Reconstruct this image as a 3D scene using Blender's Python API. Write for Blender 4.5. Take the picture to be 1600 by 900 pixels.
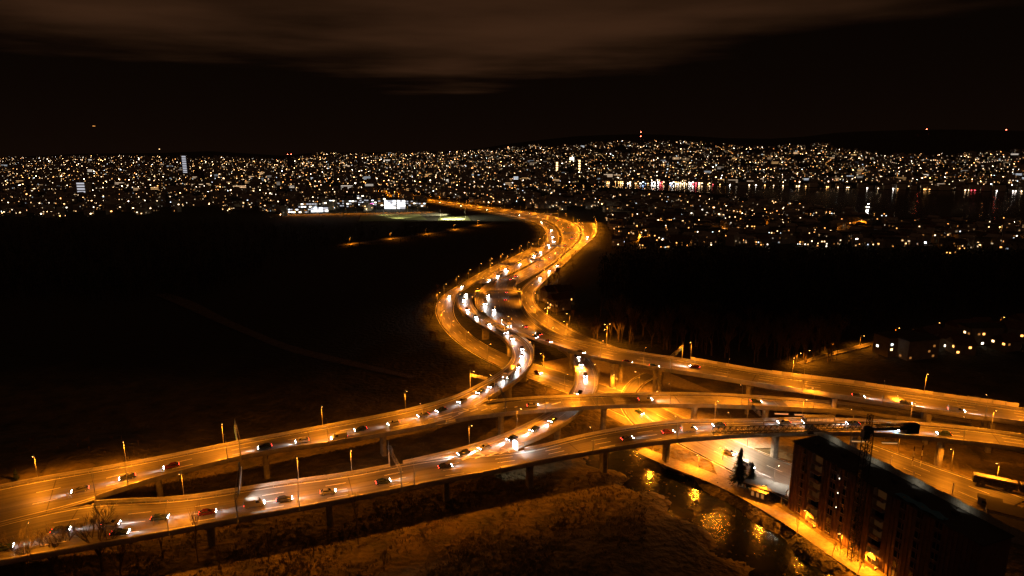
import bpy, bmesh, math, random
import numpy as np
from mathutils import Vector, Matrix
random.seed(7); np.random.seed(7)
D = bpy.data; SC = bpy.context.scene; COL = SC.collection
for o in list(D.objects): D.objects.remove(o)
R = math.radians
# ------------------------------------------------------------------ camera
CAM_H = 110.0; FPX = 1000.0; PITCH = math.atan(214/1000)
SP, CP = math.sin(PITCH), math.cos(PITCH)
cam = D.cameras.new('camera'); camo = D.objects.new('camera', cam); COL.objects.link(camo)
camo.location = (0, 0, CAM_H); camo.rotation_euler = (math.pi/2 - PITCH, 0, 0)
cam.sensor_width = 36; cam.lens = 36*FPX/1600; cam.clip_start = 1; cam.clip_end = 30000
SC.camera = camo
# ------------------------------------------------------------------ sky, weak fill light, exposure
W = D.worlds.new('World'); SC.world = W; W.use_nodes = True
nt = W.node_tree; N = nt.nodes; N.clear()
def wn(t, **k):
    n = N.new(t)
    for a, v in k.items(): setattr(n, a, v)
    return n
def wm(op, a, b=None, c=None):
    n = N.new('ShaderNodeMath'); n.operation = op
    for i, s in enumerate((a, b, c)):
        if s is None: continue
        if isinstance(s, (int, float)): n.inputs[i].default_value = s
        else: nt.links.new(s, n.inputs[i])
    return n.outputs[0]
tc = wn('ShaderNodeTexCoord'); sep = wn('ShaderNodeSeparateXYZ'); nt.links.new(tc.outputs['Generated'], sep.inputs[0])
zz = wm('MAXIMUM', sep.outputs[2], 0.02)
cu = wm('DIVIDE', sep.outputs[0], zz); cv = wm('DIVIDE', sep.outputs[1], zz)      # a flat cloud deck seen from below
cmb = wn('ShaderNodeCombineXYZ'); nt.links.new(cu, cmb.inputs[0]); nt.links.new(cv, cmb.inputs[1])
n1 = wn('ShaderNodeTexNoise'); n1.inputs['Scale'].default_value = 0.42; n1.inputs['Detail'].default_value = 5; n1.inputs['Roughness'].default_value = 0.5
mp = wn('ShaderNodeMapping'); mp.inputs['Location'].default_value = (3.1, 1.7, 0); mp.inputs['Scale'].default_value = (0.75, 1.0, 1)
nt.links.new(cmb.outputs[0], mp.inputs[0]); nt.links.new(mp.outputs[0], n1.inputs['Vector'])
# cloud bank overhead, thinning out towards the horizon and to the right
edge = wm('SUBTRACT', wm('MULTIPLY_ADD', cv, -0.22, 2.35), wm('MULTIPLY', wm('ABSOLUTE', wm('ADD', cu, 0.9)), 0.30))
edge = wm('MINIMUM', edge, 0.62)
dens = wm('ADD', edge, wm('MULTIPLY', wm('SUBTRACT', n1.outputs[0], 0.5), 3.3))
rmp = wn('ShaderNodeMapRange'); rmp.interpolation_type = 'SMOOTHSTEP'
nt.links.new(dens, rmp.inputs[0]); rmp.inputs[1].default_value = -0.35; rmp.inputs[2].default_value = 1.35
mix = wn('ShaderNodeMix', data_type='RGBA')
nt.links.new(rmp.outputs[0], mix.inputs[0])
mix.inputs[6].default_value = (0.0016, 0.0008, 0.0004, 1); mix.inputs[7].default_value = (0.040, 0.0165, 0.0072, 1)
# light of the city scattered low in the air, the same all round the horizon
glw = wm('POWER', 2.718, wm('MULTIPLY', wm('ABSOLUTE', sep.outputs[2]), -9.0))
gmx = wn('ShaderNodeMix', data_type='RGBA'); gmx.blend_type = 'ADD'; nt.links.new(glw, gmx.inputs[0]); nt.links.new(mix.outputs[2], gmx.inputs[6]); gmx.inputs[7].default_value = (.0034, .0014, .0007, 1)
bg = wn('ShaderNodeBackground'); nt.links.new(gmx.outputs[2], bg.inputs[0]); bg.inputs[1].default_value = 1.0
out = wn('ShaderNodeOutputWorld'); nt.links.new(bg.outputs[0], out.inputs[0])
fill_sun = D.lights.new('fill_sun', 'SUN'); fill_sun.energy = 0.004; fill_sun.angle = R(0.5); fill_sun.color = (1, .9, .8)  # weak sun lamp added for ambient light at night
mo = D.objects.new('fill_sun', fill_sun); COL.objects.link(mo); mo.rotation_euler = (R(40), R(15), 0)
vs = SC.view_settings; vs.view_transform = 'Standard'; vs.look = 'None'; vs.exposure = 0; vs.gamma = 1
try: vs.use_curve_mapping = False
except Exception: pass

# ------------------------------------------------------------------ helpers
def P(x, y, z=0.0):
    u = (x-800)/FPX; v = (y-450)/FPX
    t = (CAM_H-z)/(SP+v*CP)
    return Vector((u*t, (CP-v*SP)*t, z))
def proj(p):
    zc = p[1]*CP+(CAM_H-p[2])*SP
    return 800+FPX*p[0]/zc, 450+FPX*((CAM_H-p[2])*CP-p[1]*SP)/zc
def tag(o, label=None, cat=None, group=None, kind=None):
    if label: o['label'] = label
    if cat: o['category'] = cat
    if group: o['group'] = group
    if kind: o['kind'] = kind
    return o
def empty(name, loc=(0,0,0), rz=0, parent=None):
    o = D.objects.new(name, None); COL.objects.link(o); o.location = loc; o.rotation_euler = (0,0,rz); o.empty_display_size = .5
    if parent: o.parent = parent
    return o
def add(name, mesh, parent=None, loc=None, rot=None):
    o = D.objects.new(name, mesh); COL.objects.link(o)
    if parent: o.parent = parent
    if loc is not None: o.location = loc
    if rot is not None: o.rotation_euler = rot
    return o
class MB:
    def __init__(s): s.v = []; s.f = []; s.uv = None
    def quad(s, a, b, c, d):
        n = len(s.v); s.v += [tuple(a), tuple(b), tuple(c), tuple(d)]; s.f.append((n, n+1, n+2, n+3)); return s
    def tri(s, a, b, c):
        n = len(s.v); s.v += [tuple(a), tuple(b), tuple(c)]; s.f.append((n, n+1, n+2)); return s
    def box(s, c, d, rz=0, m=None):
        n = len(s.v); ca, sa = math.cos(rz), math.sin(rz)
        for dz in (-1, 1):
            for dx, dy in ((-1,-1),(1,-1),(1,1),(-1,1)):
                x, y, z = dx*d[0]/2, dy*d[1]/2, dz*d[2]/2
                s.v.append((c[0]+x*ca-y*sa, c[1]+x*sa+y*ca, c[2]+z))
        s.f += [(n,n+3,n+2,n+1),(n+4,n+5,n+6,n+7),(n,n+1,n+5,n+4),(n+1,n+2,n+6,n+5),(n+2,n+3,n+7,n+6),(n+3,n,n+4,n+7)]
        return s
    def tube(s, a, b, r0, r1, n=6, cap=True):
        a = Vector(a); b = Vector(b); d = (b-a)
        if d.length < 1e-6: return s
        d.normalize(); q = Vector((0,0,1)) if abs(d.z) < .9 else Vector((1,0,0))
        e1 = d.cross(q).normalized(); e2 = d.cross(e1); k = len(s.v)
        for p, r in ((a, r0), (b, r1)):
            for i in range(n):
                t = 2*math.pi*i/n; s.v.append(tuple(p+e1*(r*math.cos(t))+e2*(r*math.sin(t))))
        for i in range(n):
            j = (i+1) % n; s.f.append((k+i, k+n+i, k+n+j, k+j))
        if cap: s.f.append(tuple(range(k+n, k+2*n))[::-1]); s.f.append(tuple(range(k, k+n)))
        return s
    def prof(s, pts, y0, y1):            # extrude an xz outline along y
        n = len(s.v); k = len(pts)
        for y in (y0, y1): s.v += [(x, y, z) for x, z in pts]
        s.f.append(tuple(range(n, n+k))); s.f.append(tuple(range(n+k, n+2*k))[::-1])
        for i in range(k):
            j = (i+1) % k; s.f.append((n+i, n+k+i, n+k+j, n+j))
        return s
    def mesh(s, name, mat, smooth=False):
        me = D.meshes.new(name); me.from_pydata(s.v, [], s.f)
        if mat: me.materials.append(mat)
        if smooth: me.polygons.foreach_set('use_smooth', [True]*len(me.polygons))
        me.update(); return me
    def build(s, name, mat, parent=None, loc=None, rot=None, smooth=False):
        return add(name, s.mesh(name, mat, smooth), parent, loc, rot)

# ------------------------------------------------------------------ materials
M = {}
def mat(name, col, rough=.7, metal=0, noise=None, bump=0, scale=1.0, emit=None, es=0, spec=.5, coord='Object', sampling=None):
    m = D.materials.new(name); m.use_nodes = True; t = m.node_tree; b = t.nodes['Principled BSDF']
    b.inputs['Base Color'].default_value = (*col, 1); b.inputs['Roughness'].default_value = rough; b.inputs['Metallic'].default_value = metal
    b.inputs['Specular IOR Level'].default_value = spec
    if noise or bump:
        c = t.nodes.new('ShaderNodeTexCoord'); nn = t.nodes.new('ShaderNodeTexNoise'); nn.inputs['Scale'].default_value = scale; nn.inputs['Detail'].default_value = 6; nn.inputs['Roughness'].default_value = .65
        t.links.new(c.outputs[coord], nn.inputs['Vector'])
        if noise:
            r = t.nodes.new('ShaderNodeValToRGB'); r.color_ramp.elements[0].position = .32; r.color_ramp.elements[1].position = .7
            r.color_ramp.elements[0].color = (*noise[0], 1); r.color_ramp.elements[1].color = (*noise[1], 1)
            t.links.new(nn.outputs[0], r.inputs[0]); t.links.new(r.outputs[0], b.inputs['Base Color'])
        if bump:
            n2 = t.nodes.new('ShaderNodeTexNoise'); n2.inputs['Scale'].default_value = scale*4; n2.inputs['Detail'].default_value = 4; t.links.new(c.outputs[coord], n2.inputs['Vector'])
            bp = t.nodes.new('ShaderNodeBump'); bp.inputs['Strength'].default_value = bump; bp.inputs['Distance'].default_value = .5/scale if scale < 1 else .2
            t.links.new(n2.outputs[0], bp.inputs['Height']); t.links.new(bp.outputs[0], b.inputs['Normal'])
    if emit:
        b.inputs['Emission Color'].default_value = (*emit, 1); b.inputs['Emission Strength'].default_value = es
    if sampling: m.cycles.emission_sampling = sampling
    M[name] = m; return m
SOD = (1.0, 0.258, 0.009)
LP = 1.95        # street lamp power factor
mat('concrete', (.3,.29,.27), .8, noise=((.20,.19,.17),(.36,.35,.32)), bump=.15, scale=.35)
mat('concrete_old', (.25,.24,.22), .85, noise=((.13,.12,.11),(.32,.31,.28)), bump=.15, scale=.5)
mat('steel', (.42,.42,.42), .45, .7, noise=((.34,.34,.34),(.5,.5,.5)), scale=2)
mat('pole_steel', (.3,.3,.29), .55, .3)
mat('dark_steel', (.03,.03,.032), .6, .3)
mat('paint_white', (.72,.72,.70), .6, noise=((.45,.45,.43),(.8,.8,.78)), scale=1.5)
mat('rubber', (.015,.015,.015), .8)
mat('glass_dark', (.01,.012,.015), .08)
mat('grass', (.05,.06,.025), .95, noise=((.025,.026,.012),(.125,.10,.045)), bump=.9, scale=.12)
def ground_mat():
    m = mat('ground_cover', (.05,.05,.02), .95, noise=((.035,.033,.015),(.16,.125,.055)), bump=.5, scale=.10); t = m.node_tree; b = t.nodes['Principled BSDF']; L = t.links.new
    src = b.inputs['Base Color'].links[0].from_socket; tc = t.nodes.new('ShaderNodeTexCoord'); sp = t.nodes.new('ShaderNodeSeparateXYZ'); L(tc.outputs['Object'], sp.inputs[0])
    nz = t.nodes.new('ShaderNodeTexNoise'); nz.inputs['Scale'].default_value = .02; nz.inputs['Detail'].default_value = 5; L(tc.outputs['Object'], nz.inputs['Vector'])
    a = t.nodes.new('ShaderNodeMath'); a.operation = 'MULTIPLY_ADD'; L(nz.outputs[0], a.inputs[0]); a.inputs[1].default_value = 120; L(sp.outputs[1], a.inputs[2])
    r = t.nodes.new('ShaderNodeMapRange'); r.interpolation_type = 'SMOOTHSTEP'; L(a.outputs[0], r.inputs[0]); r.inputs[1].default_value = 320; r.inputs[2].default_value = 400
    mx = t.nodes.new('ShaderNodeMix'); mx.data_type = 'RGBA'; L(r.outputs[0], mx.inputs[0]); L(src, mx.inputs[6]); mx.inputs[7].default_value = (.014,.016,.008,1); L(mx.outputs[2], b.inputs['Base Color'])   # dry winter grass near by; meadow and wood floor beyond, night darkness painted in
ground_mat()
mat('soil', (.08,.06,.04), .95, noise=((.05,.038,.025),(.13,.10,.065)), bump=.6, scale=.3)
mat('bark', (.07,.05,.035), .9, noise=((.045,.033,.022),(.11,.085,.06)), scale=3)
mat('twig', (.10,.07,.045), .9)
mat('twig_dark', (.035,.028,.02), .95)
mat('needle', (.018,.032,.016), .9)
mat('forest_mass', (.02,.022,.012), .95)
mat('plaster', (.55,.52,.47), .85, noise=((.45,.42,.38),(.62,.6,.55)), scale=.4)
mat('plaster_grey', (.30,.29,.28), .85, noise=((.24,.23,.22),(.36,.35,.34)), scale=.4)
mat('facade_brown', (.12,.07,.05), .8, noise=((.08,.045,.032),(.16,.095,.065)), scale=.6)
mat('roof_tile', (.10,.055,.04), .85, noise=((.06,.035,.028),(.14,.075,.05)), scale=.8)
mat('roof_flat', (.035,.035,.035), .9)
mat('sign_blue', (.02,.09,.35), .5)
mat('sign_green', (.01,.16,.08), .5)
mat('sign_back', (.28,.28,.29), .5, .4)
mat('tarp_blue', (.05,.22,.42), .5)
mat('lamp_glow', (1,.6,.2), emit=(1,.46,.10), es=16, sampling='NONE')
mat('lamp_glow_white', (1,1,1), emit=(1,.85,.62), es=40, sampling='NONE')
mat('strip_glow', (1,.7,.4), emit=(1,.55,.2), es=.55, sampling='NONE')
mat('head_glow', (1,1,1), emit=(1,.93,.88), es=90, sampling='NONE')
mat('head_glow_blue', (1,1,1), emit=(.45,.8,1), es=200, sampling='NONE')
mat('tail_glow', (1,.1,.05), emit=(1,.05,.03), es=14, sampling='NONE')
mat('red_glow', (1,.1,.05), emit=(1,.12,.06), es=30, sampling='NONE')
mat('sign_glow', (1,1,1), emit=(1,.95,.88), es=3.5, sampling='NONE')
for nme, c, e in (('win_warm',(1,.60,.26),4.6),('win_orange',(1,.40,.09),3.8),('win_white',(1,.84,.62),5.0),('win_cool',(.85,.93,1),3.0),('win_dim',(1,.38,.08),.35),('win_faint',(1,.38,.09),.018),('win_office',(.9,.9,1),.6),('win_pink',(1,.15,.6),2.5)):
    mat(nme, (.2,.2,.2), .3, emit=c, es=e, sampling='NONE')
for i, c in enumerate(((.22,.22,.22),(.02,.02,.022),(.09,.09,.10),(.09,.012,.012),(.02,.035,.08),(.02,.04,.03))):
    m = mat('car_paint_%d' % i, c, .25, .2); m.node_tree.nodes['Principled BSDF'].inputs['Coat Weight'].default_value = .6
def asphalt():
    m = D.materials.new('asphalt'); m.use_nodes = True; t = m.node_tree; b = t.nodes['Principled BSDF']; L = t.links.new
    uv = t.nodes.new('ShaderNodeUVMap'); mp = t.nodes.new('ShaderNodeMapping'); mp.inputs['Scale'].default_value = (1.3, .012, 1)
    L(uv.outputs[0], mp.inputs[0])
    n1 = t.nodes.new('ShaderNodeTexNoise'); n1.inputs['Scale'].default_value = 1; n1.inputs['Detail'].default_value = 4; L(mp.outputs[0], n1.inputs['Vector'])   # wheel tracks, seams and light trail streaks painted into the colour along lanes
    tc = t.nodes.new('ShaderNodeTexCoord'); n2 = t.nodes.new('ShaderNodeTexNoise'); n2.inputs['Scale'].default_value = .12; n2.inputs['Detail'].default_value = 8; n2.inputs['Roughness'].default_value = .7; L(tc.outputs['Object'], n2.inputs['Vector'])
    ad = t.nodes.new('ShaderNodeMath'); ad.operation = 'MULTIPLY_ADD'; L(n1.outputs[0], ad.inputs[0]); ad.inputs[1].default_value = .95; ad.inputs[2].default_value = 0
    a2 = t.nodes.new('ShaderNodeMath'); a2.operation = 'MULTIPLY_ADD'; L(n2.outputs[0], a2.inputs[0]); a2.inputs[1].default_value = .35; L(ad.outputs[0], a2.inputs[2])
    r = t.nodes.new('ShaderNodeValToRGB'); r.color_ramp.elements[0].position = .44; r.color_ramp.elements[1].position = .82
    r.color_ramp.elements[0].color = (.028,.027,.026,1); r.color_ramp.elements[1].color = (.115,.11,.105,1)
    L(a2.outputs[0], r.inputs[0]); L(r.outputs[0], b.inputs['Base Color']); b.inputs['Roughness'].default_value = .55
    M['asphalt'] = m
asphalt()
mat('gravel', (.2,.17,.13), .9, noise=((.13,.11,.085),(.25,.22,.17)), bump=.3, scale=.8)
def water_mat(name, rough, scale, strength):
    m = D.materials.new(name); m.use_nodes = True; t = m.node_tree; b = t.nodes['Principled BSDF']; L = t.links.new
    b.inputs['Base Color'].default_value = (.004,.006,.008,1); b.inputs['Roughness'].default_value = rough; b.inputs['Specular IOR Level'].default_value = .8
    tc = t.nodes.new('ShaderNodeTexCoord'); n = t.nodes.new('ShaderNodeTexNoise'); n.inputs['Scale'].default_value = scale; n.inputs['Detail'].default_value = 4; L(tc.outputs['Object'], n.inputs['Vector'])
    bp = t.nodes.new('ShaderNodeBump'); bp.inputs['Strength'].default_value = strength; bp.inputs['Distance'].default_value = .4; L(n.outputs[0], bp.inputs['Height']); L(bp.outputs[0], b.inputs['Normal'])
    b.inputs['Specular IOR Level'].default_value = .8 if 'lake' in name else .22
    M[name] = m
water_mat('lake_water', .15, .06, .2); water_mat('river_water', .19, .5, .4)

# ------------------------------------------------------------------ ribbons (roads): paired edge points, smoothed, one sample every few metres
def catmull(pts, t, n):
    pts = np.array(pts, float); t = np.array(t, float); s = np.linspace(t[0], t[-1], n); o = np.zeros((n, pts.shape[1]))
    m = np.gradient(pts, t, axis=0)
    k = np.clip(np.searchsorted(t, s, 'right')-1, 0, len(t)-2)
    h = (t[k+1]-t[k])[:, None]; x = ((s-t[k])/(t[k+1]-t[k]))[:, None]
    return (2*x**3-3*x**2+1)*pts[k]+(x**3-2*x**2+x)*h*m[k]+(-2*x**3+3*x**2)*pts[k+1]+(x**3-x**2)*h*m[k+1]
class Rib:
    def __init__(s, L, Rr, Z, step=4.0, smooth=3):
        if not hasattr(Z, '__len__'): Z = [Z]*len(L)
        Lw = np.array([P(*a, z) for a, z in zip(L, Z)]); Rw = np.array([P(*a, z) for a, z in zip(Rr, Z)])
        c = (Lw+Rw)/2; t = np.concatenate([[0], np.cumsum(np.linalg.norm(np.diff(c[:, :2], axis=0), axis=1))])
        n = max(8, int(t[-1]/step))
        s.L = catmull(Lw, t, n); s.R = catmull(Rw, t, n)
        for _ in range(smooth):
            for a in (s.L, s.R): a[1:-1] = .25*a[:-2]+.5*a[1:-1]+.25*a[2:]
        for _ in range(2): s.square()
        s.fin()
    def square(s):                         # pair the two edges again at right angles to the centre line
        c = (s.L+s.R)/2
        for _ in range(4): c[1:-1] = .25*c[:-2]+.5*c[1:-1]+.25*c[2:]
        t = np.gradient(c, axis=0)[:, :2]; t /= np.linalg.norm(t, axis=1)[:, None]; nl, nr = [], []
        def cross(E, p, d):
            q = (E[:, :2]-p[:2])@d; k = np.nonzero(q[:-1]*q[1:] <= 0)[0]
            if not len(k): return None
            best = None
            for i in k:
                f = q[i]/(q[i]-q[i+1]) if q[i] != q[i+1] else 0; e = E[i]*(1-f)+E[i+1]*f; r = np.hypot(*(e-p)[:2])
                if best is None or r < best[0]: best = (r, e)
            return best
        w0 = np.linalg.norm(s.L-s.R, axis=1)
        for i in range(len(c)):
            a, b = cross(s.L, c[i], t[i]), cross(s.R, c[i], t[i])
            if a is None or b is None or a[0]+b[0] > 1.7*w0[i]: continue
            a, b = a[1].copy(), b[1].copy(); z = (a[2]+b[2])/2; a[2] = b[2] = z; nl.append(a); nr.append(b)
        if len(nl) > 6:
            s.L, s.R = np.array(nl), np.array(nr)
            for a in (s.L, s.R): a[1:-1] = .25*a[:-2]+.5*a[1:-1]+.25*a[2:]
    def fin(s):
        s.c = (s.L+s.R)/2; d = np.gradient(s.c, axis=0); s.t = d/np.linalg.norm(d, axis=1)[:, None]
        s.s = np.concatenate([[0], np.cumsum(np.linalg.norm(np.diff(s.c, axis=0), axis=1))]); s.n = len(s.c)
        s.w = np.linalg.norm(s.L-s.R, axis=1); s.px = np.array([proj(p) for p in s.c]); s.len = s.s[-1]
    def at(s, d, f):                       # point at distance d along, fraction f across (0 left edge, 1 right edge)
        d = min(max(d, 0), s.len)
        l = [np.interp(d, s.s, s.L[:, k]) for k in range(3)]; r = [np.interp(d, s.s, s.R[:, k]) for k in range(3)]
        return Vector([a*(1-f)+b*f for a, b in zip(l, r)])
    def dirat(s, d):
        return Vector([np.interp(d, s.s, s.t[:, k]) for k in range(3)]).normalized()
    def near(s, x, y):
        i = int(np.argmin((s.px[:, 0]-x)**2+(s.px[:, 1]-y)**2)); return s.s[i]
    def nearw(s, x, y):
        i = int(np.argmin((s.c[:, 0]-x)**2+(s.c[:, 1]-y)**2)); return s.s[i]
def surf(rib, f0, f1, dz, i0=0, i1=None, mb=None):
    i1 = rib.n if i1 is None else i1
    A = rib.L*(1-f0)+rib.R*f0; B = rib.L*(1-f1)+rib.R*f1
    mb = mb or MB(); k = len(mb.v)
    for i in range(i0, i1): mb.v += [(A[i][0], A[i][1], A[i][2]+dz), (B[i][0], B[i][1], B[i][2]+dz)]
    for i in range(i1-i0-1): mb.f.append((k+2*i, k+2*i+1, k+2*i+3, k+2*i+2))
    return mb
def deck_mesh(rib, name, dz=0):
    me = surf(rib, 0, 1, dz).mesh(name, M['asphalt']); u = me.uv_layers.new(name='UVMap')
    for p in me.polygons:
        for li in p.loop_indices:
            v = me.loops[li].vertex_index; i = v//2
            u.data[li].uv = ((v % 2)*rib.w[i], rib.s[i])
    return me
def sweep(rib, section, mask=None):        # section: (side, out, up) points; side 0 = left edge, 1 = right edge, out = metres away from the road
    mb = MB(); k = len(section); last = False
    for i in range(rib.n):
        ok = mask is None or mask(*proj(rib.R[i] if section[0][0] else rib.L[i]))
        nx = (rib.L[i]-rib.R[i])[:2]; nx = nx/np.linalg.norm(nx)
        if ok:
            b = len(mb.v)
            for side, o, up in section:
                e = rib.R[i] if side else rib.L[i]; q = -1 if side else 1
                mb.v.append((e[0]+nx[0]*o*q, e[1]+nx[1]*o*q, e[2]+up))
            if last:
                for j in range(k): a = (j+1) % k; mb.f.append((b-k+j, b-k+a, b+a, b+j))
            else: mb.f.append(tuple(range(b, b+k)))
        elif last: b = len(mb.v); mb.f.append(tuple(range(b-k, b))[::-1])
        last = ok
    if last: b = len(mb.v); mb.f.append(tuple(range(b-k, b))[::-1])
    return mb
def stripe(rib, f, w, d0, d1, dz, mb, off=0):
    n = max(2, int((d1-d0)/4)+1); prev = None
    for k in range(n):
        d = d0+(d1-d0)*k/(n-1); c = rib.at(d, f); t = rib.dirat(d); nn = Vector((-t.y, t.x, 0)).normalized()
        c = c+nn*off
        a = c+nn*w/2+Vector((0,0,dz)); b = c-nn*w/2+Vector((0,0,dz))
        if prev: mb.quad(prev[0], prev[1], b, a)
        prev = (a, b)
RIBS = {}
_dash = []
def DASH():
    if not _dash: _dash.append(MB().quad((-3,-.12,0),(3,-.12,0),(3,.12,0),(-3,.12,0)).mesh('lane_dash', M['paint_white']))
    return _dash[0]
def markings(rib, parent, lanes, dz=.02, lo=None, hi=None, edges=True, single=False):
    lo = lo or 0; hi = hi or rib.len
    if edges:
        for f, off in ((0, -1.2), (1, 1.2)):
            mb = MB(); stripe(rib, f, .25, lo, hi, dz, mb, off); mb.build('edge_line', M['paint_white'], parent)
    for f in lanes:
        mb = MB(); d = lo+3
        while d+6 < hi:
            if single:
                c = rib.at(d+3, f); t = rib.dirat(d+3); o = add('lane_dash', DASH(), parent, (c.x, c.y, c.z+dz), (0, -math.asin(t.z), math.atan2(t.y, t.x)))
            else: stripe(rib, f, .22, d, d+6, dz, mb)
            d += 18
        if mb.f: mb.build('lane_line', M['paint_white'], parent)['kind'] = 'stuff'
PAR = [(0,.0,-.5),(0,.35,-.5),(0,.35,1.0),(0,.05,1.0)]
def viaduct(key, label, L, Rr, Z, lanes, piers=(), mL=None, mR=None, step=4, smooth=3, depth=1.9, pier_w=(3.6,1.7), dz=0, joints=True, double=False):
    rib = Rib(L, Rr, Z, step, smooth); RIBS[key] = rib
    root = empty('viaduct', rib.at(rib.len/2, .5)*1.0); root.location.z = 0
    inv = -root.location
    def part(o): o.location = inv; return o
    tag(root, label, 'viaduct', 'motorway viaducts of the interchange')
    kids = []
    kids.append(add('road_deck', deck_mesh(rib, 'road_deck', dz), root))
    n = rib.n; mb = MB()          # girder: cantilevered slab over a narrower box
    for i in range(n):
        l, r = Vector(rib.L[i]), Vector(rib.R[i]); nn = (l-r).normalized(); w = rib.w[i]
        l2, r2 = l+nn*.35, r-nn*.35; q = .24*w
        for p, up in ((l2,-.03),(l2,-.45),(l2-nn*q,-.8),(l2-nn*(q+.5),-depth),(r2+nn*(q+.5),-depth),(r2+nn*q,-.8),(r2,-.45),(r2,-.03)):
            mb.v.append((p.x, p.y, p.z+up))
    for i in range(n-1):
        for j in range(8): a = (j+1) % 8; mb.f.append((8*i+j, 8*i+8+j, 8*i+8+a, 8*i+a))
    mb.f.append(tuple(range(8))); mb.f.append(tuple(range(8*n-8, 8*n))[::-1])
    kids.append(mb.build('girder', M['concrete'], root))
    for side, mk in ((0, mL), (1, mR)):
        m = sweep(rib, [(side, o, u) for _, o, u in PAR], mk)
        if m.f:
            pa = m.build('parapet', M['concrete'], root); kids.append(pa)
            m2 = sweep(rib, [(side,.12,1.0),(side,.28,1.0),(side,.28,1.14),(side,.12,1.14)], mk); h = m2.build('hand_rail', M['steel'], pa)
            # steel crash barrier with posts in front of the parapet
            m3 = sweep(rib, [(side,-.75,.45),(side,-.68,.45),(side,-.68,.8),(side,-.75,.8)], mk)
            d = 2.0
            while d < rib.len:
                c = rib.at(d, side); x, y = proj(c)
                if mk is None or mk(x, y):
                    t = rib.dirat(d); nn = Vector((-t.y, t.x, 0))*(1 if side else -1); c = c+nn*.65; m3.box((c.x, c.y, c.z+.35), (.12,.12,.7))
                d += 4
            kids.append(m3.build('crash_barrier', M['steel'], root))
    k0 = len(root.children)
    tmp = [o for o in root.children]
    markings(rib, root, lanes, dz+.02, single=True)
    kids += [o for o in root.children if o not in tmp]
    if joints:
        d = 25
        while d < rib.len-10:
            mb = MB(); t = rib.dirat(d); a, b = rib.at(d, 0), rib.at(d, 1); u = Vector((0,0,dz+.012))
            mb.quad(a+u, b+u, b+u+t*.3, a+u+t*.3); kids.append(mb.build('expansion_joint', M['dark_steel'], root)); d += 75
    for (x, y) in piers:
        d = rib.near(x, y); c = rib.at(d, .5); t = rib.dirat(d); rz = math.atan2(t.y, t.x); g = th(c.x, c.y)
        for off in ((-.25, .25) if double else (0,)):
            cc = rib.at(d, .5+off); top = cc.z-depth+.05; m = MB(); h = top-g+1
            w, b = pier_w[0]/2, pier_w[1]/2
            oct_ = [(b,-w*.75),(b,w*.75),(b*.5,w),(-b*.5,w),(-b,w*.75),(-b,-w*.75),(-b*.5,-w),(b*.5,-w)]
            k = 0
            for zz_, sc in ((g-1,1.0),(top-1.6,1.0),(top,1.25)):
                for px_, py_ in oct_: m.v.append((cc.x+(px_*math.cos(rz)-py_*math.sin(rz))*(sc if zz_ > top-1 else 1), cc.y+(px_*math.sin(rz)+py_*math.cos(rz))*sc, zz_))
            for q in range(2):
                for j in range(8): a = (j+1) % 8; m.f.append((8*q+j, 8*q+a, 8*q+8+a, 8*q+8+j))
            m.f.append(tuple(range(16, 24)))
            kids.append(m.build('pier', M['concrete_old'], root))
    for o in kids: o.location = o.location+inv
    return root, rib
def road(key, name, L, Rr, Z, lanes=(), step=6, smooth=4, edges=True, kerb=True, surface=None):
    rib = Rib(L, Rr, Z, step, smooth); RIBS[key] = rib
    o = add(name, deck_mesh(rib, name), None); o['kind'] = 'structure'
    if surface: o.data.materials[0] = M[surface]
    markings(rib, o, lanes, .02, edges=edges)
    if kerb:
        for side in (0, 1): sweep(rib, [(side,0,-.6),(side,.3,-.6),(side,.3,.12),(side,0,.12)]).build('kerb', M['concrete_old'], o)
    return o, rib

# ------------------------------------------------------------------ terrain
RX = [0,130,250,330,440,500,640,700,750,800,860,900,950,1000,1040,1100,1130,1200,1250,1300,1330,1400,1450,1500,1600]
RY = [246,240,239,236,243,238,238,236,232,224,217,213,211,210,211,214,216,217,214,208,206,204,203,203,205]
RDIST = 5200.0
def smooth01(x): x = np.clip(x, 0, 1); return x*x*(3-2*x)
river_c = [(925,690),(985,728),(1048,764),(1110,806),(1172,853),(1240,915),(1330,1000)]
river_w = np.array([P(x, y, -2.4)[:2] for x, y in river_c])
def seg_dist(X, Y, pts):
    best = np.full(np.shape(X), 1e9)
    for a, b in zip(pts[:-1], pts[1:]):
        d = b-a; l = d@d; t = np.clip(((X-a[0])*d[0]+(Y-a[1])*d[1])/l, 0, 1)
        best = np.minimum(best, np.hypot(X-a[0]-t*d[0], Y-a[1]-t*d[1]))
    return best
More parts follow.
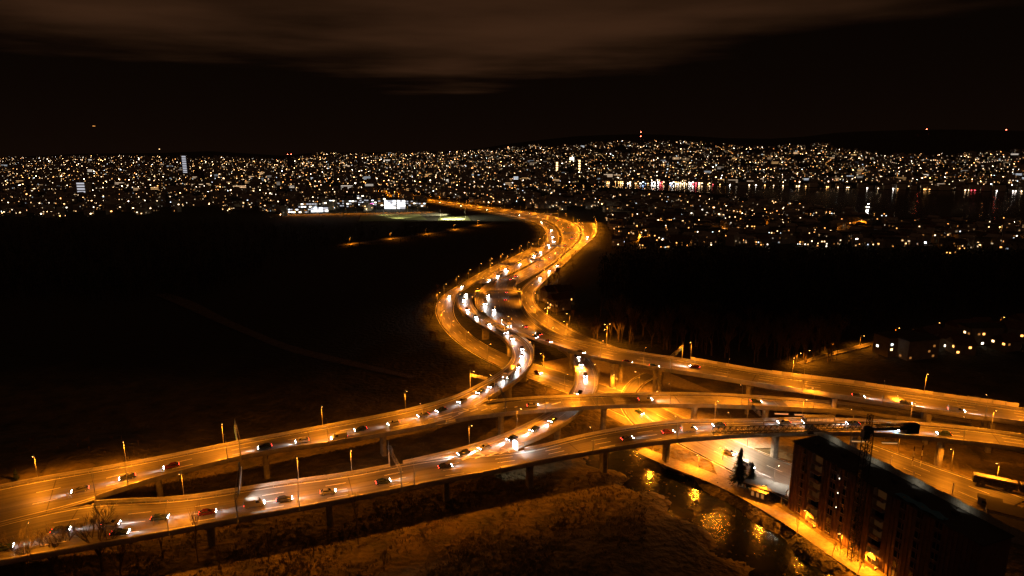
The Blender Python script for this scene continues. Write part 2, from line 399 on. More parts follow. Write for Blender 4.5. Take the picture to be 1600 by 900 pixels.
def terrain(X, Y):
    X = np.asarray(X, float); Y = np.asarray(Y, float)
    dist = np.hypot(X, Y); Ys = np.maximum(Y, 1)
    px = 800+FPX*X/(Ys*CP+20)
    yr = np.interp(px, RX, RY); zr = CAM_H-RDIST*(SP+CP*(yr-450)/FPX)
    base = np.interp(px, [0,700,850,1000,1300,1600], [2300,2300,2150,2180,2130,2000])
    t = np.clip((Y-base)/(RDIST-base), 0, 1)
    h = zr*(0.55*t+0.45*t*t)+np.where(t > 0, 6*np.sin(X*.004+1)*np.sin(Y*.005)*t, 0)
    h = np.where(Y > RDIST, zr*np.exp(-((Y-RDIST)/900)**2)-0*Y, h)
    # undulating meadows near by
    und = (np.sin(X*.031+.7)*np.sin(Y*.027+1.1)+.6*np.sin(X*.07+Y*.05)+.35*np.sin(X*.19-Y*.13))*.22
    near = smooth01((900-dist)/300)
    h = h+und*near-.25*near
    # embankment carrying the left ends of the viaducts
    ex = P(-10, 770, 9); em = np.exp(-(((X-ex[0]+38)/34)**4))*np.exp(-(((Y-ex[1]-6)/46)**4)); h = h+8.2*em
    # bank rising behind the far carriageway on the left, and wooded rise on the right
    la, lb2 = P(-60,776,10), P(367,694,11); dx, dy = lb2[0]-la[0], lb2[1]-la[1]; ll = math.hypot(dx, dy); sd = ((Y-la[1])*dx-(X-la[0])*dy)/ll; al = ((X-la[0])*dx+(Y-la[1])*dy)/ll
    h = h+(9.6-h)*smooth01((sd-1.5)/5)*smooth01((62-sd)/45)*smooth01((ll*.92-al)/35)*smooth01((al+90)/40)
    # river bed
    dr = seg_dist(X, Y, river_w)+2.2*np.sin(X*.23+Y*.11)+1.6*np.sin(X*.09-Y*.31)+.9*np.sin(X*.61+Y*.47); h = h-4.2*(1-smooth01((dr-5.5)/8))*smooth01((400-dist)/60)
    return h
def th(x, y): return float(terrain(np.array([x]), np.array([y]))[0])
def hit(x, y):                              # where the line of sight of a pixel meets the terrain
    u = (x-800)/FPX; v = (y-450)/FPX; ts = np.concatenate([np.arange(150, 1500, 6.), np.arange(1500, 7000, 20.)])
    X = u*ts; Y = (CP-v*SP)*ts; Z = CAM_H-(SP+v*CP)*ts; g = terrain(X, Y); k = np.nonzero(Z < g)[0]
    if not len(k): return None
    i = k[0]; return Vector((X[i], Y[i], g[i]))
def build_terrain():
    rows = np.concatenate([np.arange(-300, 60, 30.), np.arange(60, 360, 2.6), np.geomspace(362, 9000, 150)])
    cols = np.linspace(-1.5, 1.5, 420)
    Yg = np.repeat(rows, len(cols)); A = np.tile(cols, len(rows)); Xg = A*(np.abs(Yg)*.96+60)
    Zg = terrain(Xg, Yg); n, m = len(rows), len(cols)
    idx = np.arange(n*m).reshape(n, m); q = np.stack([idx[:-1,:-1], idx[:-1,1:], idx[1:,1:], idx[1:,:-1]], -1).reshape(-1, 4)
    me = D.meshes.new('ground'); me.vertices.add(n*m); me.vertices.foreach_set('co', np.stack([Xg, Yg, Zg], -1).ravel())
    me.loops.add(q.size); me.loops.foreach_set('vertex_index', q.ravel().astype(np.int32)); me.polygons.add(len(q)); me.polygons.foreach_set('loop_start', np.arange(0, q.size, 4, dtype=np.int32))
    me.update(); me.materials.append(M['ground_cover']); me.polygons.foreach_set('use_smooth', [True]*len(me.polygons))
    o = add('ground', me); o['kind'] = 'structure'
build_terrain()
rv = MB(); k = len(river_w)
for i in range(k):
    d = river_w[min(i+1, k-1)]-river_w[max(i-1, 0)]; d /= np.linalg.norm(d); n_ = np.array([-d[1], d[0]])*16
    rv.v += [(*(river_w[i]+n_), -2.4), (*(river_w[i]-n_), -2.4)]
for i in range(k-1): rv.f.append((2*i, 2*i+1, 2*i+3, 2*i+2))
rv.build('river', M['river_water'])['kind'] = 'structure'
lk = [(915,289.5),(960,293.5),(1020,297),(1090,301),(1150,307),(1200,317),(1270,325),(1330,336),(1400,343),(1600,345),(1900,345),(1900,304),(1600,301),(1400,297),(1200,291.5),(1050,289),(960,288)]
lb = MB(); lb.v = [tuple(P(x, y, .6)) for x, y in lk]; lb.f = [tuple(range(len(lk)))]
lb.build('lake', M['lake_water'])['kind'] = 'structure'

# ------------------------------------------------------------------ ground-level roads
road('G1', 'road', [(838,384),(806,400),(762,421),(735,436),(712,450),(694,462),(684,478),(685,495),(697,515),(720,537),(748,555),(780,572),(820,590),(870,606),(930,628),(1000,660),(1080,702),(1150,738),(1230,778),(1330,830)],
     [(848,386),(820,402),(782,420),(758,434),(735,446),(716,458),(707,474),(706,490),(716,508),(735,525),(762,543),(795,558),(835,570),(885,585),(950,605),(1010,628),(1090,665),(1180,705),(1270,740),(1380,785)], [.8]*4+[.5]+[.2]*15, (.33,.66), step=5)
road('G2', 'road', [(1000,563),(955,550),(905,537),(866,520),(838,502),(820,486),(812,472),(811,460),(816,449),(828,440),(844,428),(868,412),(884,397),(903,380),(910,366),(907,356),(895,347)],
     [(1000,556),(960,542),(915,526),(884,509),(856,492),(840,480),(834,468),(834,458),(840,449),(850,440),(862,428),(880,415),(894,401),(914,383),(931,366),(932,354),(926,344)], [.2]*8+[.4]*9, (.4,), step=6, smooth=6)
road('FA', 'motorway', [(735,447),(760,434),(785,420),(811,410),(832,396),(851,379),(855,368),(851,358),(842,350),(828,344.5),(812,340),(795,336),(770,331.8),(740,327),(700,320),(655,312.8),(560,301)],
     [(757,450),(778,439),(797,427),(829,411),(851,396),(872,379),(873,366),(868,356),(858,349),(845,343),(828,338),(810,334),(785,330),(745,324.9),(702,318),(656,311.6),(560,300.2)], [2.4,1.6,1]+[.6]*14, (.3,.55,.8), step=8, smooth=8)
road('FB', 'motorway', [(762,446),(775,439),(800,430),(834,412),(856,396),(878,379),(876.5,364),(871,354.3),(861,347.3),(848,341.8),(831,336.9),(812,333.3),(785,329.2),(745,324.1),(703,317.4),(657,311.1),(560,299.8)],
     [(799,449),(812,440),(834,429),(864,411),(880,396),(900,379),(906,366),(903,354),(892,347),(876,341),(852,335),(820,330),(786,326.5),(746,321.5),(704,315.5),(658,309.9),(560,299)], [2.4,1.6,1]+[.62]*14, (.25,.5,.75), step=8, smooth=8)
road('LOOP', 'slip_road', [(1027,577),(1010,583),(997,588),(984,599),(974,614),(970,628),(975,641),(985,655),(1000,670),(1020,688)], [(1035,585),(1022,589),(1009,594),(999,603),(990,615),(988,627),(994,640),(1008,652),(1026,668),(1046,684)], [2.6,2.4,2.2,1.8,1.4,1,.7,.5,.35,.3], (), step=3, smooth=3)
road('PATH', 'footpath', [(975,697),(1048,731),(1104,751),(1142,769),(1188,795),(1235,824),(1277,854),(1297,870),(1324,886),(1356,908),(1410,945)], [(985,690),(1058,719),(1114,738),(1152,756),(1198,781),(1245,810),(1287,840),(1307,856),(1334,871),(1368,893),(1425,930)], .15, (), step=3, edges=False, kerb=False, surface='gravel')
road('BRANCH', 'footpath', [(1100,690),(1108,708),(1113,724),(1118,740),(1130,757)], [(1122,694),(1124,710),(1128,726),(1138,741),(1156,754)], .18, (), step=3, edges=False, kerb=False, surface='gravel')
road('STREET', 'road', [(494,387),(560,378.6),(620,371),(680,363),(735,353.5),(790,343.5)], [(494,390),(560,381),(620,373.2),(680,365),(735,355.3),(790,345.2)], .3, (), step=15, edges=False)
road('YARD', 'road', [(1300,672),(1360,692),(1420,715),(1500,742),(1570,765),(1660,800)], [(1290,690),(1345,714),(1400,742),(1460,772),(1530,805),(1640,860)], .2, (.3,.6), step=4)
road('TRACK', 'field_track', [(240,452),(300,470),(350,496),(400,518),(460,542),(520,556),(600,576),(690,596)], [(236,458),(292,482),(345,506),(396,527),(456,551),(516,565),(600,583),(690,601)], .12, (), step=8, edges=False, kerb=False, surface='soil')
road('VILLAGE', 'road', [(1220,577),(1290,552),(1340,541),(1390,527),(1450,519),(1540,510),(1640,505)], [(1222,580),(1293,555.5),(1344,544.5),(1394,530.5),(1452,522),(1542,513),(1640,508)], .3, (), step=8, edges=False)

ap = MB(); ap.v = [tuple(P(x, y, .06)) for x, y in ((845,566),(900,556),(960,558),(1040,580),(1110,610),(1180,650),(1215,700),(1150,700),(1060,690),(985,668),(930,640),(880,612))]; ap.f = [tuple(range(len(ap.v)))]
ap.build('gravel_yard', M['gravel'])['kind'] = 'structure'
# ------------------------------------------------------------------ viaducts
viaduct('R1', 'long two lane viaduct sweeping from the lower left into the S bend',
  [(-150,790),(-60,776),(0,763),(30,756),(163,734),(272,714),(367,694),(400,688),(513,667),(640,642),(700,627),(751,602.5),(780,586),(797,570),(802,557),(800,546),(793,537.5),(788,530.5),(771,521),(754,511),(738,501),(719,484),(714,470),(717,459),(727,451)],
  [(-150,862),(-60,835),(0,818),(30,811),(137,784),(213,757),(300,734),(367,717),(522,693),(662,668),(710,656.5),(752,629),(790,609),(812,593),(827,577),(833,562),(834,550),(829,539),(815,527),(790,514),(770,505),(746,490),(737,474),(739,463),(748,455.5)],
  [9.5,9.7,10,10,10.3,10.6,11,11,11,11.2,11.4,11.5,11.5,11.5,11.4,11.2,11,10.8,10.4,9.8,8.8,7.2,5.4,3.8,2.9],
  (.36,.68), piers=[(250,736),(420,700),(600,665),(800,598),(818,560),(795,528),(757,505),(727,480)], mR=lambda x, y: (137 < x < 700 and y > 650) or y < 627, pier_w=(4.2,1.8))
viaduct('R2', 'viaduct branching right from the S bend ramp and passing under the high overpass',
  [(640,660),(680,650),(716,641),(748,632),(784,627),(868,622),(940,619),(1000,617.5),(1060,617),(1129,618),(1218,624),(1300,630),(1360,637),(1446,650),(1560,668)],
  [(640,672),(680,664.2),(716,656.5),(748,652),(784,648),(868,641),(940,636.5),(1000,635),(1060,634.5),(1129,635.5),(1218,639.5),(1300,643),(1360,648),(1446,660),(1560,677)],
  [11.25,11.3,11.4,11.5,11.7,12.2,12.4,12.4,12,11.4,10.2,9,8,6.5,4.5], (.42,), piers=[(788,637),(950,627),(1085,626),(1205,631)], mL=lambda x, y: x > 756, mR=lambda x, y: x > 699, dz=-.03, pier_w=(3.2,1.8))
viaduct('R3', 'nearest three lane viaduct running from the lower left corner to the right edge',
  [(-150,862),(-60,835),(0,818),(60,804),(137,787),(187,784.5),(283,781.5),(363,769),(457,754),(540,744),(613,729),(680,717),(740,711),(808,707.5),(900,685),(1000,667),(1067,659),(1129,660),(1191,658),(1307,657),(1446,665),(1525,672.5),(1600,683),(1700,700)],
  [(-150,918),(-60,893),(0,880),(60,869),(127,859),(193,847),(290,829),(370,814),(480,794),(540,783),(613,769),(693,752),(745,744),(800,732),(920,709),(1000,696),(1053,689.5),(1131,683.5),(1191,680),(1315,678),(1412,682.5),(1498,691),(1600,703),(1700,722)],
  [9.5,9.7,10,10,10.1,10.2,10.4,10.5,10.5,10.5,10.5,10.4,10.4,10.4,10.6,11,11.2,11.4,11.6,11.8,12,12.1,12.2,12.4], (.3,.54,.78),
  piers=[(330,800),(520,765),(700,728),(830,718),(945,698),(1046,678),(1217,667),(1333,668),(1470,676)], mL=lambda x, y: 138 < x < 612 or x > 814, dz=-.015, pier_w=(3.0,1.8))
viaduct('R4', 'curved ramp diving under two viaducts and joining the nearest one',
  [(570,738),(613,729),(680,713.5),(740,699),(780,685.5),(815,670),(840,657),(858,646.5),(877,632),(890,618),(898,601),(900,586),(895,566),(884,551),(862,538),(840,530)],
  [(580,752),(630,742),(700,728),(762,716),(808,700),(850,681.5),(870,671),(885,662.5),(907,645),(922,629),(931,614),(934,599),(931,579),(920,561),(896,547),(866,536)],
  [10.5,10.48,10.4,10.4,10.2,9.6,9,8.4,7.4,6.6,6.2,6,6,6,6,6], (.5,), piers=[(868,657),(917,600)], mL=lambda x, y: x > 611, mR=lambda x, y: x > 811, dz=-.045, pier_w=(2.6,1.5))
viaduct('R5', 'high wide overpass crossing the picture from the motorway to the right edge',
  [(812,437),(804,449),(813,462),(816,478),(831,501),(852,518),(887,531),(925,540),(965,548),(1058,562),(1120,573),(1200,587),(1339,604),(1439,618.5),(1520,630),(1594,641),(1720,663)],
  [(782,434),(758,447),(746,462),(744,477),(771,502.5),(790,512.5),(844,533),(880,545),(913,556),(1036,578),(1120,590),(1182,601),(1320,621),(1431,639.5),(1525,653),(1600,662),(1720,683)],
  [1.7,2.9,4.7,7,9.8,11.5,13,13.8,14.2,14.8,15,15,14.8,14.4,14,13.6,13], (.28,.5,.75), piers=[(905,548),(965,556),(1030,568),(1170,592),(1303,612),(1450,631),(1540,644)], double=True, pier_w=(1.9,1.7), depth=2.3)
# ------------------------------------------------------------------ street lamps
def lamp_meshes(h, arm, double=False):
    d = {}
    mb = MB().tube((0,0,0), (0,0,.5), .17, .16, 8).tube((0,0,.5), (0,0,h), .12, .06, 8); d['pole'] = mb.mesh('pole', M['pole_steel'], True)
    mb = MB(); mb.tube((0,0,h-.15), (arm*.5,0,h+.1), .05, .045, 6).tube((arm*.5,0,h+.1), (arm,0,h+.18), .045, .04, 6); d['arm'] = mb.mesh('arm', M['pole_steel'], True)
    mb = MB(); pr = [(arm-.15,h+.12),(arm+.75,h+.14),(arm+.8,h+.2),(arm+.6,h+.3),(arm-.1,h+.27)]; mb.prof(pr, -.17, .17); d['head'] = mb.mesh('head', M['sign_back'])
    mb = MB(); mb.box((arm+.36,0,h+.09), (.6,.26,.10)); d['lens'] = mb.mesh('lens', M['lamp_glow']); 
    mw = MB(); mw.box((arm+.36,0,h+.09), (.6,.26,.10)); d['lensw'] = mw.mesh('lens', M['lamp_glow_white'])
    return d
LM = {}
def lamp_kind(h, arm):
    if (h, arm) not in LM: LM[(h, arm)] = lamp_meshes(h, arm)
    return LM[(h, arm)]
LIGHTS = {}
def light_data(pw, col, size, kind='SPOT', radius=.25):
    k = (pw, col, size, kind)
    if k not in LIGHTS:
        l = D.lights.new('lamp_light', kind); l.energy = pw*LP; l.color = col; l.shadow_soft_size = radius
        if kind == 'SPOT': l.spot_size = R(size); l.spot_blend = .55
        LIGHTS[k] = l
    return LIGHTS[k]
NL = 0
def lamp(loc, heading, label, group=None, h=9, arm=1.6, pw=9000, col=SOD, cone=158, double=False, white=False, tilt=12, parts=True):
    global NL; NL += 1
    root = empty('street_lamp', loc, heading); tag(root, label, 'street lamp', group)
    d = lamp_kind(h, arm); add('pole', d['pole'], root)
    for k in range(2 if double else 1):
        rz = math.pi*k
        add('arm', d['arm'], root, rot=(0,0,rz)); hd = add('head', d['head'], root, rot=(0,0,rz)); add('lens', d['lensw' if white else 'lens'], hd)
        l = D.objects.new('lamp_light', light_data(pw, col, cone)); COL.objects.link(l); l.parent = root
        l.location = ((arm+.36)*math.cos(rz), (arm+.36)*math.sin(rz), h-.12); l.rotation_euler = (0, -R(tilt)*math.cos(rz), 0)
    return root
def lamp_on(key, x, y, side, label, group, out=.55, **k):
    rib = RIBS[key]; d = rib.near(x, y) if side is None else None
    # nearest sample of that edge in the picture
    E = rib.R if side else rib.L; i = int(np.argmin([(a-x)**2+(b-y)**2 for a, b in (proj(p) for p in E)])); d = rib.s[i]
    e = rib.at(d, side); c = rib.at(d, .5); v = (c-e); v.z = 0; v.normalize(); p = e-v*out; p.z = e.z-.3
    return lamp(p, math.atan2(v.y, v.x), label, group, **k)
g3 = 'lamps along the near kerb of the nearest viaduct'
for x, y in ((60,869),(276,830),(465,796),(640,762),(783,736),(920,709),(1054,690),(1140,683),(1333,679),(1498,691)):
    lamp_on('R3', x, y, 1, 'lamp post on the camera side parapet of the nearest viaduct', g3)
g3 = 'lamps along the far kerb of the nearest viaduct'
for x, y in ((281,782),(457,754),(560,740),(1120,660),(1262,657),(1420,664),(1560,677)):
    lamp_on('R3', x, y, 0, 'lamp post on the far parapet of the nearest viaduct', g3, pw=6000)
for x, y in ((731,702),(813,671)): lamp_on('R4', x, y, 0, 'pale lamp post on the outer parapet of the diving ramp', 'lamps of the diving ramp', pw=6000)
for x, y in ((931,600),(905,647)): lamp_on('R4', x, y, 1, 'dark lamp post on the inner parapet of the diving ramp', 'inner lamps of the diving ramp', pw=6500)
g1 = 'lamps along the far side of the sweeping viaduct'
for x, y in ((63,748),(203,726),(352,698),(510,668),(640,642),(733,611)): lamp_on('R1', x, y, 0, 'pale lamp post on the far parapet of the sweeping left viaduct', g1, pw=8500)
for x, y in ((798,569),(790,532),(752,510),(717,480)): lamp_on('R1', x, y, 0, 'pale lamp post on the inside of the S bend', 'lamps inside the S bend', pw=6500)
g1 = 'lamps along the camera side of the sweeping viaduct'
for x, y in ((138,784),(195,763),(345,721),(521,693),(662,668),(767,621)): lamp_on('R1', x, y, 1, 'dark lamp post on the camera side parapet of the sweeping left viaduct', g1, pw=8500)
for x, y in ((831,562),(800,518),(742,484)): lamp_on('R1', x, y, 1, 'lamp post on the outside of the S bend', 'lamps outside the S bend', pw=6500)
g2 = 'lamps along the camera side of the branching viaduct'
for x, y in ((850,642),(930,637),(1038,634.5),(1156,636.5),(1270,641.5),(1400,653)): lamp_on('R2', x, y, 1, 'dark lamp post on the camera side parapet of the branching viaduct', g2, pw=8000)
g5 = 'tall lamps along the far side of the high overpass'
for x, y in ((835,505),(887,531),(948,545),(1078,566),(1243,592),(1439,618.5),(1594,641)): lamp_on('R5', x, y, 0, 'glowing lamp post on the far side of the high overpass', g5, pw=9500, h=10)
for x, y in ((815,470),(806,452)): lamp_on('R5', x, y, 0, 'lamp post on the right kerb where the overpass meets the motorway', 'lamps where the overpass meets the motorway', pw=9000)
for x, y in ((746,470),(752,452)): lamp_on('R5', x, y, 1, 'lamp post on the left kerb where the overpass meets the motorway', 'left lamps where the overpass meets the motorway', pw=9000)
g5 = 'lamps along the camera side of the high overpass'
for x, y in ((771,503),(857,538),(943,562),(1010,574),(1133,592),(1250,611),(1380,631),(1530,654)): lamp_on('R5', x, y, 1, 'dark lamp post on the camera side of the high overpass', g5, pw=6000)
def lamps_along(key, d0, d1, step, sides, label, group, **k):
    rib = RIBS[key]; d = d0; j = 0
    while d < min(d1, rib.len):
        for s in sides:
            e = rib.at(d+(step/2 if s and len(sides) > 1 else 0), s); c = rib.at(d, .5); v = c-e; v.z = 0; v.normalize(); p = e-v*.8; p.z = e.z-.1
            lamp(p, math.atan2(v.y, v.x), label, group, **k)
        d += step
lamps_along('G1', 20, 330, 30, (0,), 'orange lamp post on the left edge of the distant slip road', 'lamps lining the left slip road', pw=8000)
rib = RIBS['G1']; dS = rib.near(695,475)
lamps_along('G1', 345, rib.near(790,565), 26, (0,), 'orange lamp post on the ground level road round the S bend', 'lamps round the outside of the S bend', pw=11000)
for x, y in ((850,578),(905,592),(960,618),(1020,640),(1075,668),(1125,690)): lamp_on('G1', x, y, 1, 'lamp post on the ground level road under the viaducts', 'lamps on the ground level road under the viaducts', pw=18000, h=8)
for x, y in ((880,604),(985,650),(1060,690)): lamp_on('G1', x, y, 0, 'lamp post on the near kerb under the viaducts', 'near kerb lamps under the viaducts', pw=12000, h=8)
for x, y in ((990,602),(1003,655)): lamp_on('LOOP', x, y, 1, 'lamp post inside the small loop road under the viaducts', 'lamps of the loop road', pw=14000, h=8)
lamp_on('G1', 1165, 702, 1, 'white street lamp beside the pale lit road below the nearest viaduct', None, pw=15000, col=(1,.76,.48), white=True, h=9)
lamp_on('G1', 1215, 772, 0, 'white street lamp beside the small shelter at the pale lit road', None, pw=8000, col=(1,.83,.62), white=True, h=9)
lamps_along('G2', 60, 420, 32, (1,), 'orange lamp post lining the right slip road beside the wooded bank', 'lamps lining the right slip road', pw=10000)
lamps_along('G2', 430, 1200, 42, (0,1), 'orange lamp post at the far right of the motorway bend', 'lamps at the far motorway bend', pw=19000)
lamps_along('FA', 40, 1300, 44, (0,), 'orange lamp post on the left side of the distant motorway', 'lamps on the left of the distant motorway', pw=19000, h=11)
lamps_along('FB', 60, 1300, 44, (0,1), 'orange lamp post of the distant motorway', 'lamps on the middle and right of the distant motorway', pw=19000, h=11)
lamps_along('STREET', 20, 700, 62, (0,), 'orange lamp post of the lane across the dark meadow', 'lamps of the lane across the dark meadow', pw=7000, h=7)
for i, (x, y) in enumerate(((1095,732),(1127,722),(1258,820),(1352,883))):
    lamp_on('PATH' if i != 1 else 'BRANCH', x, y, 1, ('low lamp post inside the curve of the riverside path', 'low lamp post at the fork of the riverside path', 'low lamp post on the riverside path beside the tall block', 'low lamp post on the riverside path at the bottom edge')[i], None, pw=9500, h=5, arm=.8)
lamp_on('PATH', 1305, 855, 1, 'low lamp post on the riverside path below the balconies', None, pw=8000, h=5, arm=.8)
lamp_on('PATH', 1190, 776, 1, 'low lamp post on the riverside path in front of the shelter', None, pw=8000, h=5, arm=.8)
lamp_on('PATH', 1020, 697, 1, 'low lamp post where the riverside path leaves the viaduct', None, pw=8000, h=5, arm=.8)
for i, (x, y) in enumerate(((1390,716),(1480,745),(1560,775))): lamp_on('YARD', x, y, 0, ('lamp post at the yard beside the crane', 'lamp post in the middle of the yard behind the tall block', 'lamp post at the right end of the yard')[i], None, pw=6500, h=9)
for i, (x, y) in enumerate(((1225,575),(1253,565),(1299,551),(1343,540),(1400,526),(1470,516),(1560,509))): lamp_on('VILLAGE', x, y, 0, 'small orange lamp post of the village lane on the right', 'lamps of the village lane', pw=5500, h=6)
for x, y in ((855,500),(948,528)):
    p = P(x, y+10, 0); p.z = 0
    lamp(p, R(20), ('double headed lamp post beside the right slip road' if x < 900 else 'double headed lamp post at the foot of the wooded bank'), None, h=12, double=True, pw=9000, arm=1.2)

# ------------------------------------------------------------------ vehicles
def car_meshes(kind, paint):
    d = {}
    if kind == 'car':
        L, Wd, H = 4.4, 1.8, 1.48
        b = MB().prof([(-2.2,.35),(2.15,.35),(2.2,.6),(2.05,.78),(1.0,.93),(.75,.98),(-1.75,1.0),(-2.15,.92),(-2.22,.6)], -.9, .9)
        b.prof([(.85,.96),(.15,1.42),(-.2,1.48),(-1.3,1.46),(-1.95,.99)], -.74, .74)
        g = MB(); 
        for s in (-1, 1): g.quad((.66,s*.755,1.0),(.12,s*.755,1.36),(-1.3,s*.755,1.38),(-1.72,s*.755,1.02))
        g.quad((.90,-.66,.99),(.90,.66,.99),(.22,.6,1.41),(.22,-.6,1.41)); g.quad((-1.98,-.62,1.02),(-1.98,.62,1.02),(-1.38,.58,1.43),(-1.38,-.58,1.43))
        wx, wr = (1.35,-1.35), .32; hz, tz = .66, .78; fx, bx = 2.16, -2.2; hs = (.10,.42,.2); wy = .62
    elif kind == 'van':
        b = MB().prof([(-2.7,.35),(2.6,.35),(2.7,.7),(2.45,1.1),(1.75,1.3),(1.2,2.2),(.9,2.35),(-2.6,2.35),(-2.7,2.2)], -.98, .98)
        g = MB()
        for s in (-1, 1): g.quad((1.6,s*.99,1.35),(1.1,s*.99,2.05),(.4,s*.99,2.05),(.4,s*.99,1.35))
        g.quad((1.80,-.85,1.33),(1.80,.85,1.33),(1.26,.8,2.15),(1.26,-.8,2.15))
        wx, wr = (1.7,-1.7), .36; hz, tz = .85, 1.0; fx, bx = 2.66, -2.72; hs = (.12,.4,.26); wy = .7
    else:                                   # lorry or coach, 11 m
        b = MB().prof([(-5.5,.5),(5.4,.5),(5.5,.9),(5.45,2.0),(5.2,3.1),(-5.45,3.15),(-5.5,3.0)], -1.25, 1.25)
        g = MB()
        for s in (-1, 1):
            for k in range(7): x0 = -5.0+k*1.4; g.quad((x0,s*1.262,1.6),(x0+1.25,s*1.262,1.6),(x0+1.25,s*1.262,2.6),(x0,s*1.262,2.6))
        g.quad((5.485,-1.1,1.5),(5.485,1.1,1.5),(5.28,1.05,2.85),(5.28,-1.05,2.85))
        wx, wr = (3.6,-3.0), .5; hz, tz = .85, 1.1; fx, bx = 5.47, -5.52; hs = (.12,.45,.25); wy = .95
    d['body'] = b.mesh('body', M['car_paint_%d' % paint]); d['window'] = g.mesh('window', M['glass_dark'] if kind != 'coach' else M['win_dim'])
    w = MB().tube((0,-.12,0),(0,.12,0), wr, wr, 12); d['wheel'] = w.mesh('wheel', M['rubber'])
    d['rim'] = MB().tube((0,-.125,0),(0,.125,0), wr*.6, wr*.6, 8).mesh('rim', M['steel'])
    d['headlight'] = MB().box((0,0,0), hs).mesh('headlight', M['head_glow']); d['headlightb'] = MB().box((0,0,0), (.2,.7,.4)).mesh('headlight', M['head_glow_blue'])
    d['taillight'] = MB().box((0,0,0), (.08,.36,.18)).mesh('taillight', M['tail_glow'])
    d['geo'] = (wx, wr, hz, tz, fx, bx, wy, Wd if kind == 'car' else (1.96 if kind == 'van' else 2.5)); return d
CM = {}
CNAME = ['silver','black','grey','red','blue','dark green']
def vehicle(key, x, y, f, forward, kind='car', paint=None, pw=30000, label=None, blue=False):
    rib = RIBS[key]; d = rib.near(x, y); paint = random.randrange(6) if paint is None else paint
    p = rib.at(d, f); t = rib.dirat(d)*(1 if forward else -1); p.z += .0
    if (kind, paint) not in CM: CM[(kind, paint)] = car_meshes(kind, paint)
    m = CM[(kind, paint)]; wx, wr, hz, tz, fx, bx, wy, wd = m['geo']
    root = empty({'car':'car','van':'van','coach':'coach'}[kind], p); root.rotation_euler = (0, -math.asin(max(-.2, min(.2, t.z))), math.atan2(t.y, t.x))
    tag(root, label, kind)
    add('body', m['body'], root); add('window', m['window'], root)
    for a in wx:
        for s in (-1, 1): w = add('wheel', m['wheel'], root, (a, s*(wd/2-.13), wr)); add('rim', m['rim'], w)
    for s in (-1, 1):
        add('headlight', m['headlightb' if blue else 'headlight'], root, (fx, s*wy, hz)); add('taillight', m['taillight'], root, (bx, s*wy, tz))
    kk = ('car', pw, blue)
    if kk not in LIGHTS:
        l = D.lights.new('headlight_beam', 'SPOT'); l.energy = pw; l.color = (.7,.88,1) if blue else (1,.9,.82); l.spot_size = R(50); l.spot_blend = 1.0; l.shadow_soft_size = .3; LIGHTS[kk] = l
    l = D.objects.new('headlight_beam', LIGHTS[kk]); COL.objects.link(l); l.parent = root; l.location = (fx+.25, 0, hz+.15); l.rotation_euler = (0, -R(90-9), 0)
    l.rotation_euler = (R(0), -R(77), 0)
    return root
WHERE = {'R1':'on the sweeping left viaduct','R2':'on the branching viaduct','R3':'on the nearest viaduct','R4':'on the diving ramp','R5':'on the high overpass','FA':'on the left carriageway of the distant motorway','FB':'on the right carriageway of the distant motorway','G1':'on the ground level road','G2':'on the right slip road'}
